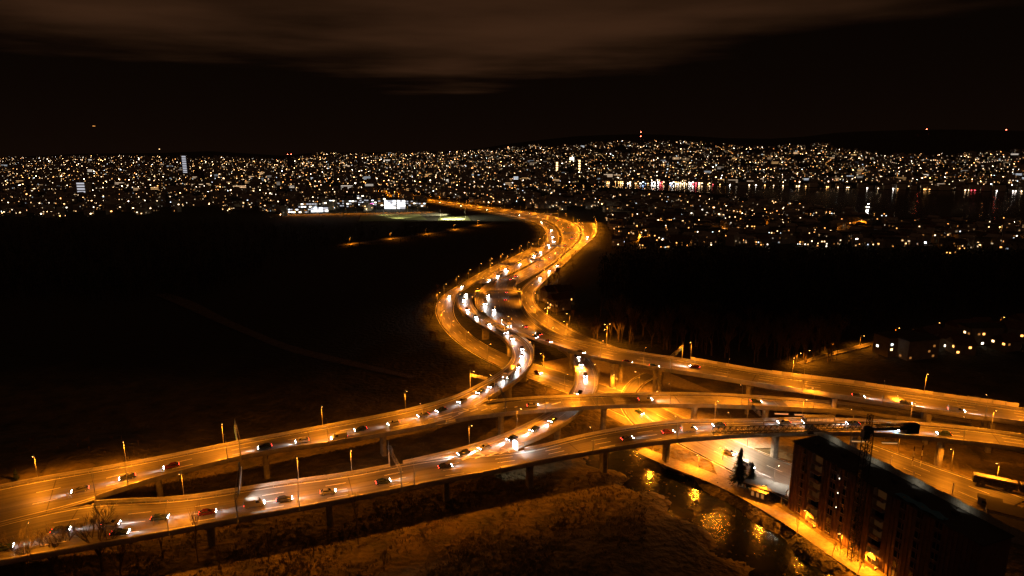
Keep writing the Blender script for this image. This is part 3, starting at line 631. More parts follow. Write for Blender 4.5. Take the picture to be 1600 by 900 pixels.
cars = [ # ribbon, pixel, fraction across, drives towards the end of the ribbon?, kind
 ('R1',125,752,.62,0,'car'),('R1',205,738,.60,0,'car'),('R1',270,728,.60,0,'car'),('R1',420,704,.66,0,'car'),('R1',470,695,.66,0,'car'),('R1',520,684,.8,0,'van'),
 ('R1',565,673,.55,0,'car'),('R1',612,664,.55,0,'car'),('R1',655,653,.45,0,'car'),('R1',690,643,.45,0,'car'),('R1',727,630,.42,0,'car'),('R1',752,618,.42,0,'car'),('R1',775,604,.45,0,'car'),('R1',796,588,.45,0,'coach'),
 ('R1',812,572,.5,0,'car'),('R1',819,558,.45,0,'car'),('R1',815,545,.5,0,'car'),('R1',803,532,.4,0,'car'),('R1',782,519,.5,0,'coach'),('R1',762,509,.5,0,'car'),('R1',742,496,.5,0,'car'),('R1',732,484,.45,0,'car'),('R1',726,470,.5,0,'car'),('R1',729,460,.5,0,'car'),
 ('R2',830,634,.6,1,'car'),('R2',1010,627,.55,1,'van'),('R2',1180,629,.5,1,'car'),
 ('R3',20,857,.7,1,'car'),('R3',95,836,.55,1,'car'),('R3',180,820,.55,1,'car'),('R3',215,830,.8,1,'car'),('R3',255,808,.55,1,'car'),('R3',330,799,.62,1,'car'),('R3',395,788,.62,1,'van'),('R3',445,780,.62,1,'car'),('R3',520,768,.6,1,'car'),('R3',590,756,.6,1,'car'),
 ('R3',700,735,.45,1,'car'),('R3',985,690,.6,1,'car'),('R3',1035,680,.55,1,'car'),('R3',1075,678,.5,1,'van'),('R3',1130,668,.3,0,'car'),('R3',1232,663,.25,0,'car'),('R3',1275,664,.28,0,'coach'),('R3',1330,664,.3,0,'car'),('R3',1478,680,.6,0,'car'),
 ('R4',725,712,.35,0,'car'),('R4',765,704,.35,0,'car'),('R4',800,692,.4,0,'car'),('R4',838,672,.45,0,'car'),('R4',862,660,.5,0,'car'),('R4',908,615,.4,0,'car'),('R4',914,590,.45,0,'car'),('R4',908,572,.35,0,'car'),('R4',898,560,.5,0,'car'),
 ('R5',757,478,.8,1,'coach'),('R5',775,490,.7,1,'car'),('R5',795,505,.75,1,'car'),('R5',808,510,.85,1,'coach'),('R5',822,505,.45,0,'car'),('R5',845,518,.5,0,'car'),('R5',850,530,.85,1,'car'),('R5',868,536,.85,1,'car'),('R5',915,550,.9,1,'car'),('R5',985,566,.92,1,'car'),('R5',1025,573,.92,1,'car'),('R5',1090,576,.45,0,'car'),('R5',1345,619,.8,1,'car'),('R5',1410,628,.8,1,'car'),('R5',1480,640,.8,1,'van'),
 ('R5',790,470,.35,0,'car'),('R5',780,458,.3,0,'car'),('R5',765,462,.75,1,'car'),
 ('FA',765,441,.5,0,'car'),('FA',778,433,.6,0,'coach'),('FA',790,425,.6,0,'car'),('FA',795,422,.3,0,'car'),('FA',812,414,.5,0,'car'),('FA',828,406,.6,0,'car'),('FA',836,401,.5,0,'coach'),('FA',845,394,.6,0,'car'),('FA',858,384,.5,0,'car'),('FA',865,378,.7,0,'coach'),('FA',866,370,.5,0,'car'),('FA',862,360,.5,0,'car'),('FA',846,348,.5,0,'car'),('FA',810,337,.5,0,'car'),('FA',760,328,.5,0,'car'),('FA',720,321,.5,0,'car'),('FA',685,316,.5,0,'car'),
 ('FB',810,432,.4,1,'car'),('FB',800,438,.5,1,'car'),('FB',838,416,.5,1,'van'),('FB',858,408,.5,1,'car'),('FB',868,400,.6,1,'car'),('FB',884,384,.5,1,'car'),('FB',892,374,.6,1,'coach'),('FB',886,357,.5,1,'car'),('FB',870,346,.5,1,'car'),('FB',830,335,.5,1,'car'),
 ('G2',848,437,.5,0,'car'),('G2',860,424,.5,0,'car'),('G2',872,414,.5,0,'car'),('G2',918,370,.5,0,'car'),
 ('G1',704,462,.5,1,'car'),('G1',722,449,.5,1,'car'),('G1',838,577,.5,1,'car'),('G1',910,605,.35,1,'car'),('G1',1010,642,.35,1,'car'),('G1',1140,712,.5,1,'car'),('G1',1175,730,.3,1,'van')]
seen = {}
ORD = ['first','second','third','fourth','fifth','sixth','seventh','eighth','ninth','tenth','eleventh','twelfth']
for (k, x, y, f, fw, kind) in cars:
    paint = random.randrange(6) if kind == 'car' else random.choice((0, 0, 2, 4))
    far = k in ('FA', 'FB', 'G2') or (k == 'G1' and x < 760)
    v = vehicle(k, x, y, f, fw, kind, paint, pw=11000 if far else (13000 if k in ('R4','R5') or (k == 'R1' and y < 625) else 4200))
    v['label'] = '%s %s %s' % (CNAME[paint], kind, WHERE[k]); v['group'] = 'vehicles '+WHERE[k]
v = vehicle('R3', 1404, 676, .62, 0, 'van', 0, pw=9000, blue=True); v['label'] = 'van with bluish white lights under the crane counterweight'

# ------------------------------------------------------------------ gore markings, crash cushion sign
def child_world(o, parent):
    o.parent = parent; o.location = -parent.location; return o
VIA = {}
for o in D.objects:
    if o.get('category') == 'viaduct':
        for k, s in (('R1','long two'),('R2','viaduct branching'),('R3','nearest three'),('R4','curved ramp'),('R5','high wide')):
            if o['label'].startswith(s): VIA[k] = o
def px_bar(a, b, w, z):
    a, b = P(*a, z), P(*b, z); d = (b-a).normalized(); n = Vector((-d.y, d.x, 0))*w/2
    return a+n, b+n, b-n, a-n
for (pts, z, key) in (
   ([((722,718.5),(736,713.5),(722,712)),((742,716),(757,711),(744,708.5)),((761,713),(777,707),(764,704.5)),((780,709.5),(794,703),(783,700.5))], 10.5, 'R3'),
   ([((716,646),(733,640.5),(723,638.5)),((735,643),(751,637.5),(741,635)),((752,641.5),(766,636.5),(757,633)),((768,640),(782,635.5)),((786,638),(800,633.5)),((804,636.5),(817,632.5)),((822,635),(836,630.5)),((842,633.5),(857,629)),((862,632),(877,628))], 11.9, 'R2')):
    for pl in pts:
        mb = MB()
        d = RIBS[key].near(*pl[0]); zz_ = RIBS[key].at(d, .5).z+.03
        for a, b in zip(pl[:-1], pl[1:]): mb.quad(*px_bar(a, b, .7, zz_))
        child_world(mb.build('gore_chevron', M['paint_white']), VIA[key])
p = P(805, 704, 10.4); root = empty('crash_cushion', p, R(25)); tag(root, 'white lit box sign on the crash cushion at the ramp junction', 'road sign')
MB().box((0,0,2.1), (.9,2.3,2.6)).build('sign_box', M['sign_glow'], root)
MB().box((-.9,0,.5), (3.2,1.6,1.0)).build('cushion', M['paint_white'], root)
for s in (-1, 1): MB().tube((0,s*1.0,0), (0,s*1.0,.85), .09, .09, 8).build('post', M['steel'], root)
l = D.objects.new('lamp_light', light_data(1300, (1,.92,.8), 150)); COL.objects.link(l); l.parent = root; l.location = (2.6, -1.5, 3.4); l.rotation_euler = (0, R(-20), 0)

# ------------------------------------------------------------------ sign gantries
def gantry(key, x, y, label, h=6.4, panels=(.25,.6), face=1, glow=None, half=None, side0=0, pm='sign_blue', tall=2.2):
    rib = RIBS[key]; d = rib.near(x, y); a, b = rib.at(d, 0), rib.at(d, 1); v = (b-a); v.z = 0; n = v.normalized(); a = a-n*.6; b = b+n*.6
    if half: b = a+(b-a)*half
    w = (b-a).length; root = empty('sign_gantry', a, math.atan2(n.y, n.x)); tag(root, label, 'gantry', 'sign gantries over the viaducts')
    MB().tube((0,0,-.4),(0,0,h+2.6),.2,.16,8).build('post', M['pole_steel'], root)
    if not half: MB().tube((w,0,-.4),(w,0,h+.4),.2,.18,8).build('post', M['pole_steel'], root)
    mb = MB()
    for yy, zz_ in ((-.35,h),(.35,h),(-.35,h+.8),(.35,h+.8)): mb.tube((0,yy,zz_),(w,yy,zz_),.07,.07,6)
    k = int(w/1.4)
    for i in range(k):
        x0, x1 = w*i/k, w*(i+1)/k
        for yy in (-.35,.35): mb.tube((x0,yy,h if i % 2 else h+.8),(x1,yy,h+.8 if i % 2 else h),.04,.04,4)
        mb.tube((x0,-.35,h+.8),(x0,.35,h+.8),.035,.035,4)
    mb.build('truss_beam', M['pole_steel'], root)
    for f in panels:
        c = w*f; s = MB().box((c,face*.55,h+.3), (w*.2,.12,tall)).build('sign_panel', M['sign_back'], root)
        MB().box((c,face*.63,h+.3), (w*.2-.2,.04,tall-.2)).build('sign_face', M[pm if not glow else glow], s)
        for q in range(3): MB().tube((c-w*.08+q*w*.08,face*.42,h-.6),(c-w*.08+q*w*.08,face*.42,h+1.3),.05,.05,4).build('bracket', M['steel'], s)
    return root
gantry('R1', 367, 703, 'sign gantry with stacked panels over the sweeping left viaduct', panels=(.3,.55,.8), face=-1)
g = gantry('R3', 364, 791, 'tall sign gantry with ladder like panels seen edge on over the nearest viaduct', panels=(.12,.3,.48,.66), face=1, pm='paint_white')
l = D.objects.new('lamp_light', light_data(6500, (1,.86,.72), 105)); COL.objects.link(l); l.parent = g; l.location = (8, 1.4, 6.8); l.rotation_euler = (R(46), 0, 0)  # added white flood without a fixture, standing in for a speed camera flash
gantry('R3', 622, 749, 'bare yellow lit gantry beam spanning the nearest viaduct before the ramp junction', panels=(.15,))
gantry('R2', 781, 637, 'small gantry over the start of the branching viaduct', panels=(.3,.7), tall=1.6)
gantry('R3', 1185, 669, 'dark gantry over the nearest viaduct where it crosses the pale road', panels=(.25,.6), tall=1.6)
gantry('R5', 1055, 572, 'sign gantry over the high overpass', panels=(.3,.6), tall=1.4)
gantry('R1', 748, 614, 'half gantry with long arm on the outer parapet before the S bend', panels=(.6,), half=.7, tall=1.4)
gantry('R5', 795, 470, 'brightly lit white gantry on the motorway beside the S bend', panels=(.3,.65), glow='sign_glow', face=-1, tall=1.1)
for x, y, k, n in ((790,418,'FA','over the left carriageway beyond the S bend'),(835,410,'FB','over the middle of the distant motorway'),(866,386,'FB','over the motorway before the far bend'),(890,372,'FB','over the right carriageway at the far bend'),(860,338,'FB','over the motorway after the far bend')):
    gantry(k, x, y, 'brightly lit white gantry '+n, panels=(.15,.38,.62,.85), glow='sign_glow', face=1, tall=2.0); 

# ------------------------------------------------------------------ noise barrier on the high overpass
rib = RIBS['R5']; root = empty('noise_barrier', rib.at(rib.near(1300,615), 0)); tag(root, 'pale panelled noise barrier on the far edge of the high overpass', 'noise barrier')
d = rib.near(1070,570); d1 = rib.near(1590,652); lo, hi = min(d, d1), max(d, d1); k = 0
while lo < hi:
    a, b = rib.at(lo, 0), rib.at(lo+3.9, 0); t = (b-a).normalized(); n = Vector((t.y, -t.x, 0)).normalized()
    if (rib.at(lo, 1)-a).dot(n) > 0: n = -n
    c = (a+b)/2+n*.62-root.location; hh = 1.9+.25*((k//9) % 2)
    MB().box((0,0,0), (3.85,.14,hh)).build('panel', M['plaster_grey'] if k % 7 in (3,) else M['plaster'], root, c+Vector((0,0,hh/2+.3)), (0,0,math.atan2(t.y, t.x)))
    pc = a+n*.62-root.location; MB().box((0,0,0), (.22,.26,hh+.4)).build('post', M['steel'], root, pc+Vector((0,0,hh/2+.2)), (0,0,math.atan2(t.y, t.x)))
    lo += 4; k += 1

# ------------------------------------------------------------------ tall apartment block with roof fence
A = Vector((87,183,0)); B = Vector((107,130,0)); along = (B-A).normalized(); LEN = (B-A).length; BH = 22.4; DEP = 10.0
root = empty('apartment_block', A, math.atan2(along.y, along.x)); tag(root, 'tall dark brown apartment block with balconies beside the riverside path', 'building')
# local axes: x along the river front, y = away from the river (left of x)
MB().box((LEN/2,DEP/2,BH/2-1), (LEN,DEP,BH+2)).build('wall', M['facade_brown'], root)
rf = MB().box((LEN/2,DEP/2,BH+.1), (LEN+.8,DEP+.8,.3)).build('roof', M['roof_flat'], root)
for i in range(6): MB().box((5+i*8.2,DEP*.5+(i % 2)*2-1,BH+.85), (1.4,1.2,.8)).build('roof_vent', M['roof_flat'], rf)
FL = 8; fh = BH/FL
i = 0
while i*1.15 < LEN-1:                      # vertical cladding fins
    x = .6+i*1.15
    if not (8 < x < 12 or 29 < x < 33): MB().box((x,-.12,BH/2), (.18,.24,BH-.4)).build('fin', M['facade_brown'], root)
    i += 1
for bx in (-.2, 10, 31):
    for f in range(FL):
        z = f*fh+.15; w = 3.0
        if bx < 0:
            s = MB().box((-.8,6,z+.05), (1.6,9,.2)).build('balcony', M['plaster'], root); MB().box((-1.55,6,z+.6), (.08,9,.95)).build('balustrade', M['plaster_grey'], s)
            MB().box((-.06,6,z+1.5), (.08,5,1.9)).build('window', M['glass_dark'], root)
        else:
            s = MB().box((bx,-.75,z+.05), (w,1.5,.2)).build('balcony', M['plaster_grey'], root); MB().box((bx,-1.46,z+.6), (w,.08,.95)).build('balustrade', M['facade_brown'], s)
            MB().box((bx,-.06,z+1.5), (w-.5,.08,2.1)).build('window', M['win_faint'] if (f+int(bx)) % 3 else M['glass_dark'], root)
            MB().box((bx-w/2,-.7,z+1.5), (.12,1.4,2.8)).build('side_screen', M['plaster_grey'], s)
for bx in (4.5, 15.5, 19.5, 24, 37, 41.5, 46.5):
    for f in range(FL):
        wd_ = MB().box((bx,-.05,f*fh+1.7), (1.5,.10,1.7)).build('window', M['glass_dark'] if random.random() > .04 else M['win_faint'], root)
        MB().box((bx,-.1,f*fh+.8), (1.7,.25,.1)).build('sill', M['plaster_grey'], wd_)
for k in range(3): MB().box((17.6,-.15,10+k*4.5), (.22,.2,.22)).build('wall_lamp', M['win_white'], root)
# guard fence along the far roof edge
fr = empty('guard_fence', A+Vector((-along.y, along.x, 0))*(DEP+.2), math.atan2(along.y, along.x)); fr.location.z = BH+.25; tag(fr, 'grey mesh guard fence along the far roof edge of the tall block', 'fence')
x = -6; k = 0
mat('mesh_panel', (.34,.33,.30), .8, noise=((.2,.19,.17),(.42,.41,.37)), scale=2)
while x < LEN+16:
    hh = 1.9+.15*math.sin(k*1.7); MB().box((x+1.2,.05*math.sin(k*2.3),hh/2), (2.34,.06,hh)).build('panel', M['mesh_panel'], fr); MB().tube((x,0,-.3),(x,0,hh+.2),.05,.05,6).build('post', M['steel'], fr); x += 2.4; k += 1
for i, x in enumerate((6, 20, 33, 45)):
    o = empty('work_lamp', A+along*x+Vector((-along.y, along.x, 0))*(DEP-2.2)+Vector((0,0,BH+.25)), math.atan2(along.y, along.x)); tag(o, 'small work lamp on the roof pointing at the guard fence', 'lamp')
    MB().tube((0,0,0),(0,0,.8),.05,.05,6).build('stand', M['dark_steel'], o); MB().box((0,.05,.95), (.5,.12,.3)).build('head', M['sign_back'], o)
    l = D.objects.new('lamp_light', light_data(38, (1,.86,.62), 150)); COL.objects.link(l); l.parent = o; l.location = (0,.25,.95); l.rotation_euler = (R(85),0,0)
t = empty('tarpaulin', A+along*34+Vector((0,0,BH+.3)), math.atan2(along.y, along.x)); tag(t, 'blue tarpaulin lying along the roof edge of the tall block', 'tarpaulin')
mb = MB(); n = 22
for i in range(n):
    for j in range(5): mb.v.append((i*.62, .3+j*.5, .25+.35*math.sin(i*.9+j*1.3)*random.random()+.15*math.sin(j*2.)))
for i in range(n-1):
    for j in range(4): a = i*5+j; mb.f.append((a, a+5, a+6, a+1))
o = mb.build('sheet', M['tarp_blue'], t, smooth=True)
for i in range(3): MB().box((2+i*5,1.4,.12), (.5,.4,.3)).build('ballast_block', M['concrete_old'], t)
# low dark building at the right bottom corner with site cabins
for i, (x, y, w, dd, hh, rz) in enumerate(((1578,812,12,7,3.2,-.62),(1545,790,6,2.5,2.6,-.62),(1592,842,14,6,4.0,-.62))):
    q = P(x, y, 0); o = empty('site_cabin', (q.x, q.y, th(q.x, q.y)), rz); tag(o, ('long flat roofed site cabin behind the tall block at the right edge','small site cabin behind the guard fence','large dark site cabin nearest the right bottom corner')[i], 'cabin')
    MB().box((0,0,hh/2), (w,dd,hh)).build('wall', M['plaster_grey'], o); MB().box((0,0,hh+.12), (w+.5,dd+.5,.22)).build('roof', M['roof_flat'], o)
    for k in range(int(w/3)): MB().box((-w/2+1.6+k*3,-dd/2-.03,hh*.55), (1.2,.08,1.0)).build('window', M['glass_dark'], o)

# ------------------------------------------------------------------ tower crane
cb = Vector((93.6,156.5,0)); JZ = 39.5; root = empty('tower_crane', cb, R(184)); tag(root, 'dark lattice tower crane in front of the tall block', 'crane')
def lattice(p0, p1, s, n, mb, r=.09, tri=False):
    p0, p1 = Vector(p0), Vector(p1); d = (p1-p0).normalized(); q = Vector((0,0,1)) if abs(d.z) < .9 else Vector((1,0,0)); e1 = d.cross(q).normalized(); e2 = d.cross(e1).normalized()
    cs = [(-s,-s),(s,-s),(s,s),(-s,s)] if not tri else [(-s,s),(s,s),(0,-s*1.4)]
    pts = [[p0+(p1-p0)*(i/n)+e1*a+e2*b for a, b in cs] for i in range(n+1)]
    for i in range(n):
        for j in range(len(cs)):
            k = (j+1) % len(cs); mb.tube(pts[i][j], pts[i+1][j], r, r, 4); mb.tube(pts[i][j], pts[i+1][k], r*.6, r*.6, 4); mb.tube(pts[i+1][j], pts[i+1][k], r*.6, r*.6, 4)
    return mb
lattice((0,0,-1),(0,0,JZ-1.5),.95,18,MB(),.14).build('mast', M['dark_steel'], root)
lattice((1.5,0,JZ),(42,0,JZ),.7,26,MB(),.11,True).build('jib', M['dark_steel'], root)
cj = lattice((-1.5,0,JZ-.4),(-13.5,0,JZ-.4),.55,9,MB(),.12); cj.box((-7,0,JZ-1), (12,1.5,.15)); cj = cj.build('counter_jib', M['dark_steel'], root)
for k in range(3): MB().box((-10.6-k*1.15,0,JZ-1.0), (1.0,1.7,2.6)).build('counterweight', M['dark_steel'], cj)
MB().box((1.6,1.3,JZ-1.6), (1.7,1.5,2.1)).build('cab', M['dark_steel'], root)
MB().tube((0,0,JZ-1.6),(0,0,JZ-.4),1.3,1.2,14).build('slewing_ring', M['dark_steel'], root)
lattice((0,0,JZ-.4),(0,0,JZ+3.2),.5,3,MB(),.11).build('apex', M['dark_steel'], root)
tr = MB().box((16,0,JZ-1.3), (1.6,1.2,.4)).build('trolley', M['dark_steel'], root); MB().tube((16,0,JZ-1.4),(16,0,JZ-12),.04,.04,4).build('hoist_rope', M['dark_steel'], tr); MB().box((16,0,JZ-12.4), (.5,.4,.9)).build('hook_block', M['dark_steel'], tr)
mb = MB(); mb.tube((0,0,JZ+3.1),(26,0,JZ+.6),.05,.05,4); mb.tube((0,0,JZ+3.1),(-12,0,JZ),.05,.05,4); mb.build('tie_rods', M['dark_steel'], root)

# ------------------------------------------------------------------ pale lit edges under the decks, drawn as added glowing bars
for i, (x, y, z) in enumerate(((1343,689.5,8.6),(1390,692,8.6),(1221,646.5,7.2),(1252,648,7.2))):
    q = P(x, y, z); o = empty('glowing_bar', q, R(-3)); tag(o, ('long pale glowing bar added under the nearest viaduct left of the crane mast','long pale glowing bar added under the nearest viaduct right of the crane mast','long pale glowing bar added between the two viaducts near the gantry','second pale glowing bar added between the two viaducts')[i], 'lamp')
    MB().box((0,0,0), (5.2,.5,.35)).build('tube', M['strip_glow'], o); MB().box((0,.05,.3), (5.4,.6,.2)).build('bar_back', M['sign_back'], o)
    for s in (-2, 2): MB().tube((s,0,.3),(s,0,2.2),.04,.04,5).build('hanger', M['steel'], o)
# yard things: barrier posts, sign, parked train
for i, (x, y, h) in enumerate(((1425,728,7.5),(1438,728,8),(1340,715,4.5),(1392,724,3),(1425,762,6),(1488,770,3.5))):
    q = P(x, y, .2); o = empty('signal_post', q, R(20)); tag(o, ('white and red signal post, left one of the pair in the yard','white and red signal post, right one of the pair in the yard','white post beside the pier of the nearest viaduct','short post with a round head in the yard','white post with a box sign at the edge of the yard','small post on the yard road')[i], 'post')
    for k in range(4): MB().tube((0,0,h*k/4),(0,0,h*(k+1)/4),.14,.13,8).build('band', M['paint_white'] if k % 2 == 0 or i > 1 else M['car_paint_3'], o)
    MB().box((0,0,h*.92), (.35,.3,.5)).build('signal_head', M['dark_steel' if i < 2 else 'paint_white'], o)
    if i == 4: MB().box((0,-.2,.7), (1.2,.3,1.2)).build('sign_box', M['paint_white'], o)
q0 = P(1519,754,.4); q1 = P(1600,771,.4); dv = q1-q0; rzt = math.atan2(dv.y, dv.x)
for i in range(4):
    q = q0+dv.normalized()*(6+i*12.6); o = empty('railway_wagon', q, rzt); tag(o, 'pale roofed railway wagon of the parked train', 'wagon', 'wagons of the parked train')
    MB().box((0,0,2.0), (12,2.6,2.2)).build('body', M['roof_flat'], o); MB().prof([(-6,3.1),(6,3.1),(5.9,3.5),(-5.9,3.5)], -1.2, 1.2).build('roof', M['plaster_grey'], o)
    for k in range(5): MB().box((-4.6+k*2.3,-1.32,2.3), (1.5,.06,.9)).build('window', M['glass_dark'], o)
    for k in (-4.4,-3.0,3.0,4.4):
        for s in (-.8,.8): MB().tube((k,s-.08,.45),(k,s+.08,.45),.45,.45,10).build('wheel', M['dark_steel'], o)

# ------------------------------------------------------------------ shelter by the path
q = P(1196,772,0); o = empty('bus_shelter', (q.x, q.y, 0), R(-38)); tag(o, 'dark flat roofed shelter beside the spruce and the pale road', 'shelter')
MB().box((0,0,3.4), (13,7,.3)).build('roof', M['roof_flat'], o)
for sx in (-5.8, 0, 5.8):
    for sy in (-3, 3): MB().tube((sx,sy,0),(sx,sy,3.3),.1,.1,8).build('post', M['steel'], o)
MB().box((0,2.9,1.5), (11,.12,2.6)).build('back_wall', M['plaster_grey'], o); MB().box((-3,1.9,.45), (5,.5,.1)).build('bench', M['bark'], o)
q = P(1186,778,0); o = empty('kiosk', (q.x, q.y, 0), R(-38)); tag(o, 'small kiosk with glowing windows between the shelter and the path', 'kiosk')
MB().box((0,0,1.3), (5,2.4,2.6)).build('wall', M['facade_brown'], o); MB().box((0,0,2.7), (5.5,2.9,.2)).build('roof', M['roof_flat'], o)
for k in (-1.8, -.2, 1.3): MB().box((k,-1.23,1.5), (.8,.08,1.5)).build('window', M['win_dim'], o)

# ------------------------------------------------------------------ stones in and along the river
mb = MB(); rr_ = random.Random(3)
for i in range(170):
    k = rr_.randrange(len(river_w)-1); f = rr_.random(); c = river_w[k]*(1-f)+river_w[k+1]*f; d = river_w[k+1]-river_w[k]; d = d/np.linalg.norm(d); off = rr_.choice((-1,1))*abs(rr_.gauss(6,5)); x, y = c[0]-d[1]*off, c[1]+d[0]*off
    r = rr_.uniform(.2,.75)*(1.4 if rr_.random() < .1 else 1); z = max(th(x, y), -2.6); n = len(mb.v); ph = rr_.uniform(0,6)
    for zz_, rs_ in ((-.4,1),(.25,.85),(.6,.4)):
        for a in range(6): q_ = rs_*r*rr_.uniform(.75,1.15); mb.v.append((x+q_*math.cos(a*1.047+ph), y+q_*math.sin(a*1.047+ph), z+zz_*r))
    for lv in range(2):
        for a in range(6): b = (a+1) % 6; mb.f.append((n+lv*6+a, n+lv*6+b, n+lv*6+6+b, n+lv*6+6+a))
    mb.f.append(tuple(range(n+12, n+18)))
tag(mb.build('river_stones', M['soil']), 'scattered stones in and along the dark river', 'stones', kind='stuff')

mb = MB(); rt = random.Random(8)
while len(mb.f) < 24000:
    x, y = rt.uniform(200,1010), rt.uniform(738,905); q = P(x, y, 0); g_ = th(q.x, q.y)
    if g_ < -2.2 or math.sin(q.x*.11+2)*math.sin(q.y*.13)+.5*math.sin(q.x*.31-q.y*.2) < rt.uniform(-.9,1.0): continue
    hh = rt.uniform(.35,1.15)
    for k in range(4):
        a = rt.uniform(0,6.28); c = Vector((q.x+rt.uniform(-.5,.5), q.y+rt.uniform(-.5,.5), g_-.05)); w = Vector((math.cos(a), math.sin(a), 0))*.12; ln = Vector((rt.uniform(-.4,.4), rt.uniform(-.4,.4), 1))*hh
        mb.tri(c-w, c+w, c+ln)
mat('dry_grass', (.13,.10,.045), .95, noise=((.06,.05,.022),(.19,.15,.07)), scale=.08)
tag(mb.build('grass_tufts', M['dry_grass']), 'dry grass tufts on the bank below the nearest viaduct', 'grass', kind='stuff')
# ------------------------------------------------------------------ trees
def bare_tree_mesh(name, H, seed, depth=5, spread=.6, twig='twig', r0=None, upright=.25):
    rnd = random.Random(seed); mb = MB(); tw = MB(); r0 = r0 or H*.017
    def grow(p, d, ln, r, k):
        e = p+d*ln; (mb if k < 3 else tw).tube(p, e, r, r*.68, 5 if k < 2 else 3, cap=False)
        if k >= depth: return
        for i in range(rnd.choice((2,3,3)) if k else 4):
            a = Vector((rnd.uniform(-1,1), rnd.uniform(-1,1), rnd.uniform(-.25,.7))); nd = (d*(1-spread*.4)+a*spread+Vector((0,0,upright))).normalized()
            grow(p+d*ln*rnd.uniform(.55,1.0), nd, ln*rnd.uniform(.58,.82), max(r*.62, .018), k+1)
    grow(Vector((0,0,-.4)), Vector((rnd.uniform(-.05,.05), rnd.uniform(-.05,.05), 1)), H*.30, r0, 0)
    return mb.mesh(name+'_trunk', M['bark']), tw.mesh(name+'_crown', M[twig])
TV = [bare_tree_mesh('bare_tree', 15+2*i, 11+i, 5) for i in range(4)]
TVD = [bare_tree_mesh('dark_bare_tree', 15+1.5*i, 31+i, 6, .62, 'twig_dark', upright=.3) for i in range(4)]
SV = [bare_tree_mesh('shrub', 3.6+.6*i, 40+i, 4, .9, r0=.05, upright=.35) for i in range(3)]
SLIM = [bare_tree_mesh('slim_tree', 14+3*i, 70+i, 4, .35, upright=.6, r0=.14) for i in range(3)]
def tree(loc, v, sc, rz, label, group=None, name='bare_tree', cat='tree'):
    o = empty(name, loc, rz); o.scale = (sc, sc, sc); tag(o, label, cat, group); add('trunk', v[0], o); add('crown', v[1], o); return o
for i, (x, y, s) in enumerate(((22,905,1.15),(85,902,1.35),(45,925,1.1),(160,892,1.2),(190,905,.95),(120,925,1.0))):
    q = P(x, y, 0); tree((q.x, q.y, th(q.x, q.y)-.2), TVD[i % 4], s, i*1.3, 'bare tree in front of the nearest viaduct at the lower left')
FT = [(490,870),(255,872),(310,880),(345,895),(420,880),(560,850),(600,890)]
for i, (x, y) in enumerate(FT):
    q = P(x, y, 0); tree((q.x, q.y, th(q.x, q.y)), SLIM[i % 3], .8+.2*(i % 3), i, 'slim bare tree on the bank below the nearest viaduct')
for i, (x, y) in enumerate(((1300,870),(1312,868),(1245,842),(1160,795),(1210,825),(1085,762),(1340,900),(1150,790))):
    q = P(x, y, 0); tree((q.x, q.y, th(q.x, q.y)), SLIM[i % 3], .55, i*2.1, 'slim bare tree between the river and the riverside path', 'slim trees along the river')
rs = random.Random(5)
def shrubs(n, xr, yr, label, group, sc=(.6,1.3), z=0):
    for i in range(n):
        x, y = rs.uniform(*xr), rs.uniform(*yr); q = P(x, y, z); s = rs.uniform(*sc)
        tree((q.x, q.y, th(q.x, q.y)-.1), SV[i % 3], s, rs.uniform(0, 6), label, group, 'shrub', 'shrub')
shrubs(60, (715,815), (758,795), 'bare brushwood shrub on the bank under the nearest viaduct', 'shrubs on the near bank left of the river')
shrubs(34, (860,960), (745,775), 'bare shrub on the bank left of the river', 'shrubs beside the river bank')
shrubs(40, (960,1230), (770,890), 'bare shrub along the river', 'shrubs along the river', (.3,.7))
shrubs(30, (20,300), (690,735), 'bare shrub on the grass bank behind the left parapet', 'shrubs on the left bank', (.5,1.1), 4)
shrubs(34, (430,1000), (790,890), 'low bare shrub on the dry grass bank', 'shrubs on the dry grass bank', (.35,.9))
shrubs(14, (150,420), (860,895), 'dark shrub in front of the nearest viaduct', 'shrubs in the lower left', (.5,1.0))
shrubs(26, (1300,1420), (845,890), 'bare shrub at the foot of the tall block', 'shrubs at the foot of the tall block', (.3,.6))
def spruce(name, H, seed):
    rnd = random.Random(seed); tk = MB().tube((0,0,0),(0,0,H),H*.018,.03,7); cr = MB(); z = H*.12
    while z < H*.985:
        f = 1-z/H; rad = (.30*H*f**.85+.2); nb = 9
        for i in range(nb):
            a = 2*math.pi*(i+rnd.random()*.7)/nb; L_ = rad*rnd.uniform(.72,1.1); dx, dy = math.cos(a), math.sin(a); zb = z+rnd.uniform(-.2,.2)
            for s in range(7):
                t = (s+.6)/7; c = Vector((dx*L_*t, dy*L_*t, zb-.38*L_*t*t+.04*L_)); w = .085*H*f*(1.15-t)+.22
                for q in range(5):
                    o = Vector((rnd.uniform(-1,1), rnd.uniform(-1,1), rnd.uniform(-.7,.25)))*w
                    o2 = Vector((rnd.uniform(-1,1), rnd.uniform(-1,1), rnd.uniform(-.5,.2)))*w*.6; cr.tri(c, c+o, c+o2)
        z += H*.032
    return tk.mesh(name+'_trunk', M['bark']), cr.mesh(name+'_crown', M['needle'])
SP1 = spruce('spruce', 13.5, 3); SP2 = spruce('spruce', 9, 9)
q = P(1154,757,0); tree((q.x, q.y, 0), SP1, 1, 0, 'tall dark spruce beside the pale lit road', None, 'spruce')
q = P(1173,762,0); tree((q.x, q.y, 0), SP2, 1, 2, 'smaller spruce just right of the tall spruce', None, 'spruce')
q = P(26,752,9); tree((q.x, q.y, th(q.x, q.y)), SP2, .42, 2, 'small dark conifer at the left end of the far parapet', None, 'spruce')
